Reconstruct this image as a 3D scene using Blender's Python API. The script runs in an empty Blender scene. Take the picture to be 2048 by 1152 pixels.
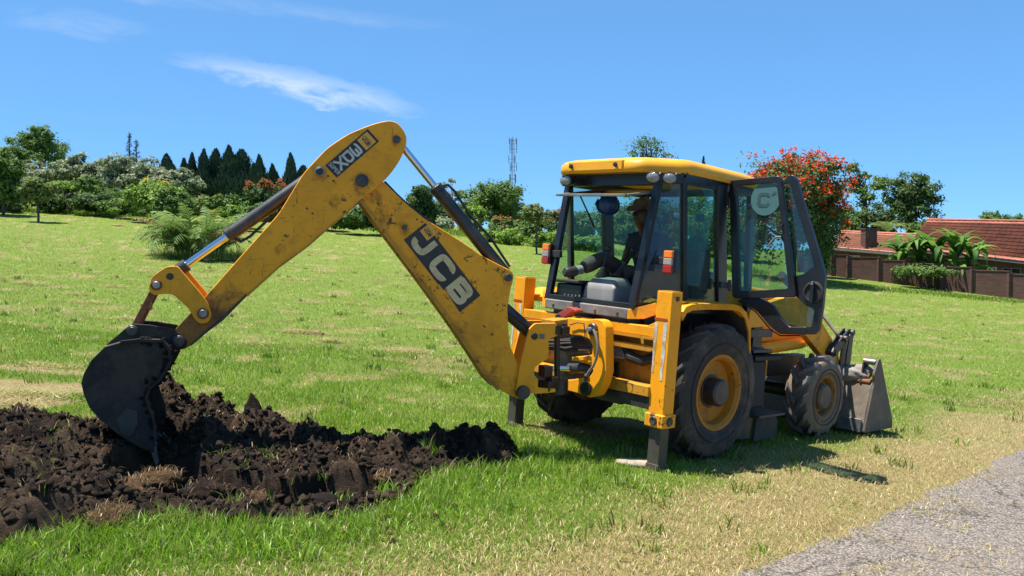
import bpy, bmesh, math, random
import numpy as np
from mathutils import Vector, Matrix
random.seed(7)
R = math.radians
sc = bpy.context.scene
COL = sc.collection

# ------------------------------------------------------------------ camera
FPX = 1650.0                      # focal length in pixels of the 2048 px wide photograph
PITCH = R(2.9)
CAM = np.array([0.0, 0.0, 1.8])
cd = bpy.data.cameras.new('camera'); cam = bpy.data.objects.new('camera', cd); COL.objects.link(cam)
cam.location = CAM.tolist(); cam.rotation_euler = (math.pi/2 - PITCH, 0, 0)
cd.sensor_width = 36; cd.lens = 36*FPX/2048; cd.clip_start = 0.05; cd.clip_end = 3000
sc.camera = cam

# ------------------------------------------------------------------ sky, sun, exposure
SUN_AZ = R(-85)                  # compass-like, 0 = +Y, clockwise; the sun stands to the left
SUN_EL = R(73)
wd = bpy.data.worlds.new('World'); sc.world = wd; wd.use_nodes = True
nt = wd.node_tree; nt.nodes.clear()
def wn(t, **k):
    n = nt.nodes.new(t)
    for a, b in k.items(): setattr(n, a, b)
    return n
def wm(op, a, b=None, c=None):
    n = wn('ShaderNodeMath', operation=op)
    for i, s in enumerate((a, b, c)):
        if s is None: continue
        if isinstance(s, (int, float)): n.inputs[i].default_value = s
        else: nt.links.new(s, n.inputs[i])
    return n.outputs[0]
sky = wn('ShaderNodeTexSky', sky_type='NISHITA', sun_disc=False)
sky.sun_elevation = SUN_EL; sky.sun_rotation = SUN_AZ; sky.altitude = 1400
sky.air_density = 0.7; sky.dust_density = 0.0; sky.ozone_density = 3.0
tc = wn('ShaderNodeTexCoord'); sx = wn('ShaderNodeSeparateXYZ'); nt.links.new(tc.outputs['Generated'], sx.inputs[0])
cu = wm('DIVIDE', sx.outputs[0], wm('MAXIMUM', sx.outputs[1], 0.05))
cv = wm('DIVIDE', sx.outputs[2], wm('MAXIMUM', sx.outputs[1], 0.05))
def wisp(u0, v0, ang, lu, lv, scale, thr, amp):
    # one streak of cirrus on the sky dome: an ellipse in direction space broken up by noise
    ca, sa = math.cos(ang), math.sin(ang)
    du = wm('SUBTRACT', cu, u0); dv = wm('SUBTRACT', cv, v0)
    a = wm('ADD', wm('MULTIPLY', du, ca), wm('MULTIPLY', dv, sa))
    b = wm('SUBTRACT', wm('MULTIPLY', dv, ca), wm('MULTIPLY', du, sa))
    cx = wn('ShaderNodeCombineXYZ'); nt.links.new(a, cx.inputs[0]); nt.links.new(wm('MULTIPLY', b, 3.2), cx.inputs[1])
    cx.inputs[2].default_value = u0*7
    nz = wn('ShaderNodeTexNoise'); nz.inputs['Scale'].default_value = scale; nz.inputs['Detail'].default_value = 8
    nz.inputs['Roughness'].default_value = 0.62; nz.inputs['Distortion'].default_value = 0.5
    nt.links.new(cx.outputs[0], nz.inputs['Vector'])
    bb = wm('ADD', b, wm('MULTIPLY', wm('SUBTRACT', nz.outputs[0], 0.5), lv*2.2))
    e = wm('ADD', wm('POWER', wm('ABSOLUTE', wm('DIVIDE', a, lu)), 2.0), wm('POWER', wm('ABSOLUTE', wm('DIVIDE', bb, lv)), 2.0))
    m = wm('MAXIMUM', wm('SUBTRACT', 1.0, e), 0.0)
    d = wm('MULTIPLY', wm('MAXIMUM', wm('SUBTRACT', nz.outputs[0], thr), 0.0), amp)
    return wm('MULTIPLY', wm('MULTIPLY', m, d), wm('GREATER_THAN', sx.outputs[1], 0.05))
c1 = wisp(-0.262, 0.196, -0.19, 0.165, 0.021, 15.0, 0.36, 2.3)
c2 = wisp(-0.52, 0.265, -0.10, 0.10, 0.02, 9.0, 0.36, 0.9)
c3 = wisp(-0.36, 0.292, -0.11, 0.34, 0.012, 8.0, 0.38, 0.7)
cs = wm('MINIMUM', wm('ADD', wm('ADD', c1, c2), c3), 0.85)
gm = wn('ShaderNodeGamma'); gm.inputs[1].default_value = 0.45; nt.links.new(sky.outputs[0], gm.inputs[0])      # the phone's flat tone curve
hs = wn('ShaderNodeMix', data_type='RGBA', blend_type='MULTIPLY'); hs.inputs[0].default_value = 1.0; nt.links.new(gm.outputs[0], hs.inputs[6]); hs.inputs[7].default_value = (0.56, 1.13, 1.76, 1)
mxs = wn('ShaderNodeMix', data_type='RGBA'); nt.links.new(cs, mxs.inputs[0]); nt.links.new(hs.outputs[2], mxs.inputs[6])
mxs.inputs[7].default_value = (3.1, 3.5, 3.9, 1)
bg = wn('ShaderNodeBackground'); bg.inputs[1].default_value = 0.130
nt.links.new(mxs.outputs[2], bg.inputs[0])
wo = wn('ShaderNodeOutputWorld'); nt.links.new(bg.outputs[0], wo.inputs[0])
sd = bpy.data.lights.new('sun', 'SUN'); sd.energy = 5.0; sd.angle = R(0.53); sd.color = (1.0, 0.955, 0.88)
sun = bpy.data.objects.new('sun', sd); COL.objects.link(sun)
sdir = Vector((math.sin(SUN_AZ)*math.cos(SUN_EL), math.cos(SUN_AZ)*math.cos(SUN_EL), math.sin(SUN_EL)))
sun.rotation_euler = sdir.to_track_quat('Z', 'Y').to_euler(); sun.location = (-8, 4, 20)
vs = sc.view_settings; vs.view_transform = 'Standard'; vs.look = 'None'; vs.gamma = 1.0; vs.use_curve_mapping = False
vs.exposure = 1.08
sc.cycles.max_bounces = 10; sc.cycles.transparent_max_bounces = 16; sc.cycles.diffuse_bounces = 3

# ------------------------------------------------------------------ pixel <-> place
FW = np.array([0, math.cos(PITCH), -math.sin(PITCH)]); UP = np.array([0, math.sin(PITCH), math.cos(PITCH)]); RT = np.array([1.0, 0, 0])
MM = np.array([[0.7448, -0.6633, 0.0729], [0.6643, 0.7473, 0.0128], [-0.063, 0.0389, 0.9973]])   # machine axes in the world
MT = np.array([1.2486, 8.4322, -0.1873])
def ray(u, v): return FW + (u-1024)/FPX*RT + (576-v)/FPX*UP
def wp(u, v, Y):
    d = ray(u, v); return CAM + d*(Y/d[1])
KQ = 0.00085
def g(x, y):
    """height of the field: a plane that falls to the right and curves up far away"""
    x = np.asarray(x, float); y = np.asarray(y, float)
    t = np.clip(y-12, 0, 73)
    far = np.maximum(y-85, 0)
    xx = np.clip(x, -75, 60)
    z = 0.0122 - 0.0731*xx - 0.01283*np.minimum(y, 120) + KQ*t*t + far*0.02*np.exp(-far/60.)
    return z
def gp(u, v):
    d = ray(u, v); s0, s1 = 1.0, 1.0
    for i in range(4000):
        s1 = s0*1.01 + 0.01; p = CAM + d*s1
        if p[2] < g(p[0], p[1]): break
        s0 = s1
    for i in range(30):
        s = (s0+s1)/2; p = CAM + d*s
        if p[2] < g(p[0], p[1]): s1 = s
        else: s0 = s
    return CAM + d*s1
def ml(u, v, ax, val):
    """pixel onto a plane of the machine's own frame (x forward, y left, z up)"""
    d = MM.T@ray(u, v); o = MM.T@(CAM-MT); return o + d*((val-o[ax])/d[ax])
AX = ml(1180, 715, 0, -1.05)                    # kingpost
_e = MM.T@np.array([-math.cos(R(15)), -math.sin(R(15)), 0]); _e[2] = 0; AE = _e/np.linalg.norm(_e)
AN = np.cross([0, 0, 1], AE); AN = AN if (MM@AN)[1] < 0 else -AN    # arm plane normal, towards the road
def am(u, v, off=0.0):
    """pixel onto the backhoe arm's plane shifted by off towards the road"""
    d = MM.T@ray(u, v); o = MM.T@(CAM-MT); return o + d*((AN@AX + off - AN@o)/(AN@d))

# ------------------------------------------------------------------ noise
_rs = np.random.RandomState(3); _LAT = _rs.rand(256, 256)
def vnoise(x, y):
    xi = np.floor(x).astype(int); yi = np.floor(y).astype(int); fx = x-xi; fy = y-yi
    fx = fx*fx*(3-2*fx); fy = fy*fy*(3-2*fy)
    a = _LAT[xi & 255, yi & 255]; b = _LAT[(xi+1) & 255, yi & 255]; c = _LAT[xi & 255, (yi+1) & 255]; d = _LAT[(xi+1) & 255, (yi+1) & 255]
    return (a*(1-fx)+b*fx)*(1-fy) + (c*(1-fx)+d*fx)*fy
def fbm(x, y, o=4, s=1.0, gain=0.5):
    x = np.asarray(x, float)*s; y = np.asarray(y, float)*s; t = 0; a = 1; n = 0
    for i in range(o):
        t = t + a*vnoise(x+17.3*i, y-9.1*i); n += a; a *= gain; x = x*2.03; y = y*2.03
    return t/n

# ------------------------------------------------------------------ materials
class NM:
    def __init__(s, name):
        s.m = bpy.data.materials.new(name); s.m.use_nodes = True; s.t = s.m.node_tree; s.t.nodes.clear()
        s.out = s.n('ShaderNodeOutputMaterial')
    def n(s, t, **k):
        n = s.t.nodes.new(t)
        for a, b in k.items(): setattr(n, a, b)
        return n
    def set(s, sock, v):
        if isinstance(v, (int, float)): sock.default_value = v
        elif isinstance(v, tuple): sock.default_value = (v if len(v) == len(sock.default_value) else v + (1.0,))
        else: s.t.links.new(v, sock)
    def math(s, op, a, b=0.0):
        n = s.n('ShaderNodeMath', operation=op); s.set(n.inputs[0], a); s.set(n.inputs[1], b); return n.outputs[0]
    def coord(s, scale=(1, 1, 1), kind='Object'):
        t = s.n('ShaderNodeTexCoord'); mp = s.n('ShaderNodeMapping'); mp.inputs['Scale'].default_value = scale
        s.t.links.new(t.outputs[kind], mp.inputs[0]); return mp.outputs[0]
    def pos(s, scale=(1, 1, 1)):
        t = s.n('ShaderNodeNewGeometry'); mp = s.n('ShaderNodeMapping'); mp.inputs['Scale'].default_value = scale
        s.t.links.new(t.outputs['Position'], mp.inputs[0]); return mp.outputs[0]
    def noise(s, vec, scale, detail=4, rough=0.55, dist=0.0):
        n = s.n('ShaderNodeTexNoise'); s.t.links.new(vec, n.inputs['Vector']); n.inputs['Scale'].default_value = scale
        n.inputs['Detail'].default_value = detail; n.inputs['Roughness'].default_value = rough; n.inputs['Distortion'].default_value = dist
        return n.outputs[0]
    def ramp(s, f, a, b, ca=(0, 0, 0, 1), cb=(1, 1, 1, 1)):
        n = s.n('ShaderNodeValToRGB'); s.set(n.inputs[0], f)
        e = n.color_ramp.elements; e[0].position = a; e[1].position = b
        e[0].color = ca if len(ca) == 4 else ca+(1,); e[1].color = cb if len(cb) == 4 else cb+(1,)
        return n.outputs[0]
    def mix(s, f, a, b):
        n = s.n('ShaderNodeMix', data_type='RGBA'); s.set(n.inputs[0], f); s.set(n.inputs[6], a); s.set(n.inputs[7], b); return n.outputs[2]
    def attr(s, name, out=2):
        n = s.n('ShaderNodeAttribute'); n.attribute_name = name; return n.outputs[out]
    def bump(s, h, dist=0.01, strength=1.0):
        n = s.n('ShaderNodeBump'); n.inputs['Distance'].default_value = dist; n.inputs['Strength'].default_value = strength
        s.set(n.inputs['Height'], h); return n.outputs[0]
    def bsdf(s, color, rough=0.5, metal=0.0, normal=None, spec=0.5, coat=0.0):
        p = s.n('ShaderNodeBsdfPrincipled'); s.set(p.inputs['Base Color'], color); s.set(p.inputs['Roughness'], rough)
        s.set(p.inputs['Metallic'], metal); s.set(p.inputs['Specular IOR Level'], spec); s.set(p.inputs['Coat Weight'], coat)
        if normal is not None: s.t.links.new(normal, p.inputs['Normal'])
        return p.outputs[0]
    def done(s, sh): s.t.links.new(sh, s.out.inputs[0]); return s.m
MATS = {}
def simple(name, c, rough=0.5, metal=0.0, var=0.25, scale=9.0, bump=0.0, dirt=None, dirtamt=0.5, coat=0.0):
    """plain painted / moulded surface with uneven tone, optional dirt patches and fine relief"""
    k = NM(name); v = k.coord()
    n1 = k.noise(v, scale, 6, 0.6); n2 = k.noise(v, scale*6, 5, 0.6)
    lo = tuple(x*(1-var) for x in c); hi = tuple(min(1, x*(1+var*0.7)) for x in c)
    col = k.mix(k.ramp(n1, 0.3, 0.7), lo, hi)
    if dirt: col = k.mix(k.math('MULTIPLY', k.ramp(k.noise(v, scale*0.45, 8, 0.7, 0.4), 0.46, 0.62), dirtamt), col, dirt)
    rg = k.math('ADD', k.math('MULTIPLY', n2, 0.22), max(0.02, rough-0.11))
    nm = k.bump(n2, bump) if bump else None
    MATS[name] = k.done(k.bsdf(col, rg, metal, nm, coat=coat)); return MATS[name]
def paint(name, c, wear, dirt, streak=0.5, spot=None):
    """machine paint: slight fading, dark scuffs, scratches and chips down to primer and rust"""
    k = NM(name); v = k.coord()
    big = k.noise(v, 1.7, 5, 0.6); fine = k.noise(v, 34, 6, 0.7)
    base = k.mix(k.ramp(big, 0.3, 0.72), tuple(x*0.84 for x in c), tuple(min(1, x*1.06) for x in c))
    dm = k.math('MULTIPLY', k.ramp(k.noise(v, 2.6, 9, 0.72, 0.6), 0.50, 0.74), dirt)
    base = k.mix(dm, base, (0.10, 0.055, 0.02))
    st = k.noise(k.coord((5, 5, 26)), 1.6, 4, 0.6, 0.3)
    base = k.mix(k.math('MULTIPLY', k.ramp(st, 0.62, 0.72), streak*dirt), base, (0.13, 0.075, 0.03))
    for rot, sc3 in (((0.3, 0.9, 0.2), (70, 6, 2.2)), ((0.1, -0.6, 0.7), (90, 7, 3.0))):     # long hairline scratches
        mq = k.n('ShaderNodeMapping'); mq.inputs['Rotation'].default_value = rot; mq.inputs['Scale'].default_value = sc3; k.t.links.new(v, mq.inputs[0])
        base = k.mix(k.math('MULTIPLY', k.ramp(k.noise(mq.outputs[0], 1.0, 3, 0.5), 0.715, 0.735), 0.55*wear), base, (0.06, 0.035, 0.018))
    ch = k.math('MULTIPLY', k.noise(v, 7.5, 10, 0.75, 1.1), k.math('ADD', k.math('MULTIPLY', big, 0.5), 0.75))
    base = k.mix(k.math('MULTIPLY', k.ramp(ch, 0.69-wear*0.10, 0.715-wear*0.10), 0.9), base, (0.035, 0.022, 0.014))
    if spot:                                     # paint rubbed down to rust round the working end
        vd = k.n('ShaderNodeVectorMath', operation='DISTANCE'); k.t.links.new(v, vd.inputs[0]); vd.inputs[1].default_value = tuple(map(float, spot[0]))
        q = k.math('ADD', k.math('SUBTRACT', 1.0, k.math('DIVIDE', vd.outputs['Value'], spot[1])), k.math('MULTIPLY', k.math('SUBTRACT', k.noise(v, 6, 9, 0.75, 0.8), 0.5), 1.5))
        base = k.mix(k.math('MULTIPLY', k.ramp(q, 0.25, 0.6), 0.8), base, k.mix(k.ramp(fine, 0.4, 0.6), (0.16, 0.055, 0.018), (0.045, 0.025, 0.015)))
    rg = k.math('ADD', k.math('MULTIPLY', fine, 0.25), 0.42 if wear > 0.1 else 0.30)
    rg = k.math('ADD', rg, k.math('MULTIPLY', dm, 0.25))
    MATS[name] = k.done(k.bsdf(base, rg, 0, k.bump(fine, 0.0012), spec=0.32)); return MATS[name]
YEL = (0.86, 0.335, 0.006)
paint('yellow_paint', YEL, 0.35, 0.42); paint('worn_yellow', (0.85, 0.335, 0.010), 0.9, 0.55, 0.8); paint('dirty_yellow', (0.52, 0.24, 0.02), 0.8, 0.95, 1.0)
paint('yellow_roof', (0.82, 0.36, 0.02), 0.0, 0.15)
paint('rim_yellow', (0.46, 0.175, 0.010), 0.8, 1.0, 0.8)
paint('rim_muddy', (0.24, 0.115, 0.030), 0.8, 1.0, 1.0)
simple('black_frame', (0.008, 0.0085, 0.010), 0.34, 0, 0.35, 5, 0.0, (0.030, 0.028, 0.026), 0.35)
simple('black_steel', (0.022, 0.022, 0.022), 0.42, 0, 0.4, 8, 0.0008, (0.075, 0.06, 0.045), 0.6)
simple('grease', (0.010, 0.009, 0.008), 0.35, 0, 0.4, 12, 0.004, (0.05, 0.03, 0.015), 0.5)
simple('rubber', (0.018, 0.017, 0.016), 0.7, 0, 0.3, 20, 0.0006)
simple('tyre_rubber', (0.034, 0.029, 0.024), 0.85, 0, 0.35, 6, 0.003, (0.13, 0.088, 0.052), 0.8)
simple('tyre_lug', (0.036, 0.034, 0.033), 0.75, 0, 0.3, 9, 0.002, (0.085, 0.062, 0.04), 0.5)
simple('tyre_dusty_lit', (0.17, 0.122, 0.080), 0.9, 0, 0.3, 7, 0.003, (0.08, 0.06, 0.042), 0.6)  # front tyre dust, lightened in its colour for sun on the tread
simple('lug_dusty_lit', (0.115, 0.105, 0.095), 0.8, 0, 0.3, 9, 0.002, (0.14, 0.10, 0.065), 0.6)  # dusty front lugs, tone raised to carry sunlight on the tread
simple('leg_steel', (0.075, 0.07, 0.058), 0.55, 0.35, 0.35, 7, 0.001, (0.12, 0.075, 0.04), 0.6)
simple('sill_grey', (0.20, 0.185, 0.165), 0.6, 0.1, 0.3, 7, 0.0008, (0.09, 0.075, 0.06), 0.6)
simple('worn_plate', (0.060, 0.050, 0.038), 0.75, 0.0, 0.35, 9, 0.002, (0.03, 0.022, 0.015), 0.7)
simple('bucket_steel', (0.015, 0.0125, 0.0105), 0.85, 0.0, 0.5, 6, 0.006, (0.060, 0.044, 0.030), 0.75)
simple('polished_steel', (0.30, 0.29, 0.27), 0.42, 0.6, 0.3, 7, 0.001, (0.09, 0.065, 0.045), 0.6)
simple('loader_steel', (0.22, 0.185, 0.145), 0.6, 0.15, 0.3, 5, 0.001, (0.11, 0.075, 0.045), 0.7)
simple('loader_dark', (0.115, 0.095, 0.075), 0.65, 0.1, 0.3, 5, 0.001, (0.09, 0.065, 0.04), 0.6)
simple('rust', (0.22, 0.085, 0.03), 0.75, 0.1, 0.45, 10, 0.002, (0.07, 0.035, 0.018), 0.7)
simple('bolt_steel', (0.07, 0.065, 0.06), 0.45, 0.5, 0.3, 20)
simple('grey_plastic', (0.20, 0.195, 0.185), 0.55, 0, 0.15, 6, 0.0, (0.10, 0.09, 0.075), 0.35)
simple('seat_cloth', (0.075, 0.066, 0.058), 0.85, 0, 0.25, 8, 0.001)
simple('lens_orange', (0.85, 0.20, 0.015), 0.25, 0, 0.1, 30); simple('lens_white', (0.34, 0.27, 0.24), 0.25, 0, 0.1, 30)
simple('lens_red', (0.36, 0.02, 0.015), 0.25, 0, 0.1, 30)
simple('lamp_lens', (0.26, 0.27, 0.27), 0.12, 0.35, 0.15, 40, 0.003)
simple('red_paint', (0.34, 0.045, 0.03), 0.5, 0, 0.2, 9, 0, (0.10, 0.04, 0.03), 0.4)
simple('sticker_black', (0.014, 0.013, 0.013), 0.5, 0, 0.3, 10, 0, (0.05, 0.035, 0.02), 0.3)
simple('sticker_white', (0.52, 0.49, 0.43), 0.5, 0, 0.12, 14, 0, (0.28, 0.24, 0.18), 0.5)
simple('sticker_cream', (0.60, 0.44, 0.22), 0.5, 0, 0.1, 12, 0, (0.36, 0.22, 0.09), 0.5)
simple('sticker_yellow', (0.70, 0.33, 0.03), 0.5, 0, 0.1, 12)
simple('sticker_teal', (0.055, 0.135, 0.13), 0.5, 0, 0.08, 12); simple('sticker_teal_dark', (0.03, 0.07, 0.08), 0.5)
simple('stripe_white', (0.60, 0.57, 0.50), 0.55, 0, 0.2, 14, 0, (0.35, 0.22, 0.05), 0.9); simple('stripe_red', (0.40, 0.05, 0.02), 0.55, 0, 0.2, 14)
k = NM('chrome'); MATS['chrome'] = k.done(k.bsdf((0.62, 0.62, 0.64), k.math('ADD', k.math('MULTIPLY', k.noise(k.coord(), 30, 4), 0.1), 0.10), 1.0))
def glass(name, tint, haze=0.0):
    k = NM(name); lw = k.n('ShaderNodeLayerWeight'); lw.inputs[0].default_value = 0.5; refl = k.math('ADD', 0.045, k.math('MULTIPLY', k.math('POWER', lw.outputs[1], 5.0), 0.9))
    tr = k.n('ShaderNodeBsdfTransparent'); k.set(tr.inputs[0], tint)
    gl = k.n('ShaderNodeBsdfGlossy'); gl.inputs['Roughness'].default_value = 0.03; k.set(gl.inputs[0], (0.9, 0.95, 1.0))
    mx = k.n('ShaderNodeMixShader'); k.set(mx.inputs[0], refl)
    k.t.links.new(tr.outputs[0], mx.inputs[1]); k.t.links.new(gl.outputs[0], mx.inputs[2]); sh = mx.outputs[0]
    if haze:
        df = k.n('ShaderNodeBsdfDiffuse'); k.set(df.inputs[0], (0.30, 0.33, 0.32))
        m2 = k.n('ShaderNodeMixShader'); k.set(m2.inputs[0], k.math('MULTIPLY', k.noise(k.coord(), 3, 6), haze))
        k.t.links.new(sh, m2.inputs[1]); k.t.links.new(df.outputs[0], m2.inputs[2]); sh = m2.outputs[0]
    MATS[name] = k.done(sh)
glass('cab_glass', (0.70, 0.84, 0.80), 0.03); glass('door_glass', (0.56, 0.74, 0.74), 0.05); glass('corner_glass', (0.46, 0.58, 0.64), 0.10)
k = NM('grease_stain'); v = k.coord(); tr_ = k.n('ShaderNodeBsdfTransparent'); mx_ = k.n('ShaderNodeMixShader'); k.set(mx_.inputs[0], k.math('MULTIPLY', k.ramp(k.noise(v, 16, 8, 0.75, 0.6), 0.42, 0.62), k.math('MULTIPLY', k.attr('amount'), 0.38)))
k.t.links.new(tr_.outputs[0], mx_.inputs[1]); k.t.links.new(k.bsdf((0.022, 0.014, 0.009), 0.5), mx_.inputs[2]); MATS['grease_stain'] = k.done(mx_.outputs[0])

# ------------------------------------------------------------------ mesh helpers
class MB:
    def __init__(s): s.v = []; s.f = []
    def add(s, v, f):
        o = len(s.v); s.v += [tuple(map(float, p)) for p in v]; s.f += [tuple(o+i for i in q) for q in f]; return s
    def box(s, x0, x1, y0, y1, z0, z1):
        x0, x1 = sorted((x0, x1)); y0, y1 = sorted((y0, y1)); z0, z1 = sorted((z0, z1))
        return s.add([(x0,y0,z0),(x1,y0,z0),(x1,y1,z0),(x0,y1,z0),(x0,y0,z1),(x1,y0,z1),(x1,y1,z1),(x0,y1,z1)],
                     [(0,3,2,1),(4,5,6,7),(0,1,5,4),(1,2,6,5),(2,3,7,6),(3,0,4,7)])
    def loft(s, loops, cap=True):
        n = len(loops[0]); v = [p for l in loops for p in l]; f = []
        for k in range(len(loops)-1):
            for i in range(n):
                j = (i+1) % n; f.append((k*n+i, k*n+j, (k+1)*n+j, (k+1)*n+i))
        if cap: f.append(tuple(range(n-1, -1, -1))); f.append(tuple((len(loops)-1)*n+i for i in range(n)))
        return s.add(v, f)
    def prism(s, loop, off):
        off = np.array(off, float); return s.loft([[np.array(p) for p in loop], [np.array(p)+off for p in loop]])
    def tube(s, path, r, n=10, caps=True):
        P = [Vector(p) for p in path]; m = len(P); rr = r if isinstance(r, (list, tuple)) else [r]*m
        t0 = (P[1]-P[0]).normalized(); a = t0.orthogonal().normalized(); loops = []
        for i in range(m):
            t = ((P[min(i+1, m-1)]-P[i]).normalized() + (P[i]-P[max(i-1, 0)]).normalized())
            t = t.normalized() if t.length > 1e-6 else t0
            a = (a - t*a.dot(t)).normalized(); b = t.cross(a)
            loops.append([P[i] + (a*math.cos(2*math.pi*k/n) + b*math.sin(2*math.pi*k/n))*rr[i] for k in range(n)])
        return s.loft(loops, caps)
    def cyl(s, p0, p1, r, r1=None, n=18): return s.tube([p0, p1], [r, r if r1 is None else r1], n)
    def bar(s, p0, p1, w, h, upv=(0, 0, 1)):
        p0 = Vector(p0); p1 = Vector(p1); t = (p1-p0).normalized(); u = Vector(upv); a = t.cross(u)
        a = (a if a.length > 1e-4 else t.orthogonal()).normalized()*w/2; b = a.cross(t).normalized()*h/2
        return s.loft([[p-a-b, p+a-b, p+a+b, p-a+b] for p in (p0, p1)])
    def lathe(s, prof, o, axis, n=32, cap=True):
        o = Vector(o); t = Vector(axis).normalized(); a = t.orthogonal().normalized(); b = t.cross(a)
        loops = [[o + t*h + (a*math.cos(2*math.pi*k/n)+b*math.sin(2*math.pi*k/n))*max(r, 1e-4) for k in range(n)] for r, h in prof]
        return s.loft(loops, cap)
    def sphere(s, c, r, n=14, m=9, sq=(1, 1, 1)):
        loops = []
        for i in range(m+1):
            th = math.pi*(0.02+0.96*i/m)
            loops.append([(c[0]+r*sq[0]*math.sin(th)*math.cos(2*math.pi*k/n), c[1]+r*sq[1]*math.sin(th)*math.sin(2*math.pi*k/n), c[2]-r*sq[2]*math.cos(th)) for k in range(n)])
        return s.loft(loops)
    def mesh(s, name):
        me = bpy.data.meshes.new(name); me.from_pydata(s.v, [], s.f); me.update()
        bm = bmesh.new(); bm.from_mesh(me); bmesh.ops.recalc_face_normals(bm, faces=bm.faces); bm.to_mesh(me); bm.free()
        return me
    def build(s, name, mat, parent=None, bevel=0.0, angle=35, seg=2):
        me = s.mesh(name); o = bpy.data.objects.new(name, me); COL.objects.link(o)
        me.materials.append(MATS[mat] if isinstance(mat, str) else mat)
        me.polygons.foreach_set('use_smooth', [True]*len(me.polygons)); me.set_sharp_from_angle(angle=R(angle))
        if bevel:
            b = o.modifiers.new('bevel', 'BEVEL'); b.width = bevel; b.segments = seg; b.limit_method = 'ANGLE'; b.angle_limit = R(30); b.harden_normals = True
        if parent is not None: o.parent = parent
        return o
def tag(o, label, cat, group=None, kind=None):
    if label: o['label'] = label
    if cat: o['category'] = cat
    if group: o['group'] = group
    if kind: o['kind'] = kind
    return o
def empty(name, loc=(0, 0, 0), rot=None):
    o = bpy.data.objects.new(name, None); COL.objects.link(o); o.location = [float(a) for a in loc]; o.empty_display_size = 0.3
    if rot is not None: o.rotation_euler = rot
    return o
def np_obj(name, V, Fq, mat, attrs=None, parent=None, cols=None, smooth=False):
    """one mesh from numpy arrays: V (n,3), Fq (m,3 or 4); point attributes"""
    me = bpy.data.meshes.new(name); n = len(V); m, c = Fq.shape
    me.vertices.add(n); me.vertices.foreach_set('co', np.ascontiguousarray(V, dtype=np.float32).ravel())
    me.loops.add(m*c); me.loops.foreach_set('vertex_index', np.ascontiguousarray(Fq, dtype=np.int32).ravel())
    me.polygons.add(m); me.polygons.foreach_set('loop_start', np.arange(0, m*c, c, dtype=np.int32))
    try: me.polygons.foreach_set('loop_total', np.full(m, c, dtype=np.int32))
    except Exception: pass
    for kx, a in (attrs or {}).items():
        at = me.attributes.new(kx, 'FLOAT', 'POINT'); at.data.foreach_set('value', np.ascontiguousarray(a, dtype=np.float32))
    if cols is not None:
        at = me.attributes.new('tint', 'FLOAT_COLOR', 'POINT')
        at.data.foreach_set('color', np.ascontiguousarray(np.c_[cols, np.ones(n)], dtype=np.float32).ravel())
    me.update(calc_edges=True); me.validate()
    if smooth: me.polygons.foreach_set('use_smooth', [True]*len(me.polygons))
    o = bpy.data.objects.new(name, me); COL.objects.link(o); me.materials.append(MATS[mat] if isinstance(mat, str) else mat)
    if parent is not None: o.parent = parent
    return o

# ================================================================== ground, road, soil, grass
RE0 = gp(1450, 1152)[:2]; RE1 = gp(2048, 905)[:2]
RD = (RE1-RE0)/np.linalg.norm(RE1-RE0); RN = np.array([RD[1], -RD[0]])          # RN points across the road, away from the field
def road_dist(x, y):
    """metres from the ragged road edge, positive on the grass"""
    dx = x-RE0[0]; dy = y-RE0[1]; t = dx*RD[0]+dy*RD[1]; w = dx*RN[0]+dy*RN[1]
    return -w + edge_wob(t)
def edge_wob(t):
    t = np.asarray(t, float); return 0.24*(fbm(t, t*0+3.3, 3, 0.9)-0.5) + 0.22*(fbm(t, t*0+8.1, 3, 5.0)-0.5)
def pip(x, y, poly):
    ins = np.zeros(x.shape, bool); n = len(poly); dist = np.full(x.shape, 1e9)
    for i in range(n):
        x0, y0 = poly[i]; x1, y1 = poly[(i+1) % n]
        c = ((y0 > y) != (y1 > y)) & (x < (x1-x0)*(y-y0)/(y1-y0+1e-12)+x0); ins ^= c
        dx, dy = x1-x0, y1-y0; t = np.clip(((x-x0)*dx+(y-y0)*dy)/(dx*dx+dy*dy), 0, 1)
        dist = np.minimum(dist, np.hypot(x-x0-t*dx, y-y0-t*dy))
    return np.where(ins, dist, -dist)
SOILPX = [(-160,852),(100,862),(300,852),(470,862),(620,884),(720,902),(850,895),(1000,886),(1064,915),(1045,940),(960,950),(890,966),(800,985),(752,1015),
          (640,1040),(560,1046),(470,1022),(380,1028),(300,1050),(160,1066),(40,1098),(20,1152),(-60,1260),(-420,1180)]
SOILPOLY = [tuple(gp(*p)[:2]) for p in SOILPX]
def soil_in(x, y):
    """signed metres inside the dug-over patch, ragged"""
    a = pip(x, y, SOILPOLY) + 0.22*(fbm(x, y, 4, 2.6)-0.5) + 0.10*(fbm(x, y, 2, 11)-0.5)
    return np.maximum(a, 0.62-polydist(x, y, TRENCH)-0.10*(fbm(x, y, 3, 5)-0.5))
BUMPS = [(275,938,.17,.20),(318,930,.12,.14),(340,866,.54,.30),(-90,905,.36,.60),(30,905,.30,.50),(120,900,.27,.42),(205,898,.20,.30),(300,872,.42,.34),(350,872,.50,.30),(410,872,.42,.28),(455,880,.30,.25),
         (530,892,.26,.26),(590,900,.20,.26),(660,920,.12,.26),(740,932,.14,.24),(800,925,.13,.26),(870,918,.18,.28),(935,914,.22,.27),(985,915,.25,.22),(1020,925,.12,.16),
         (20,985,.20,.38),(130,1000,.18,.32),(-80,1010,.25,.5),(60,1060,.20,.28),(420,900,.18,.22),(470,915,.10,.20),(560,915,.08,.22),(640,930,.06,.2),(250,930,.20,.22)]
BUMPS = [(*gp(u, v)[:2], h, r) for u, v, h, r in BUMPS]
TRENCH = [gp(*p)[:2] for p in ((300,945),(380,975),(470,992),(560,997),(630,992),(690,975))]
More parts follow.
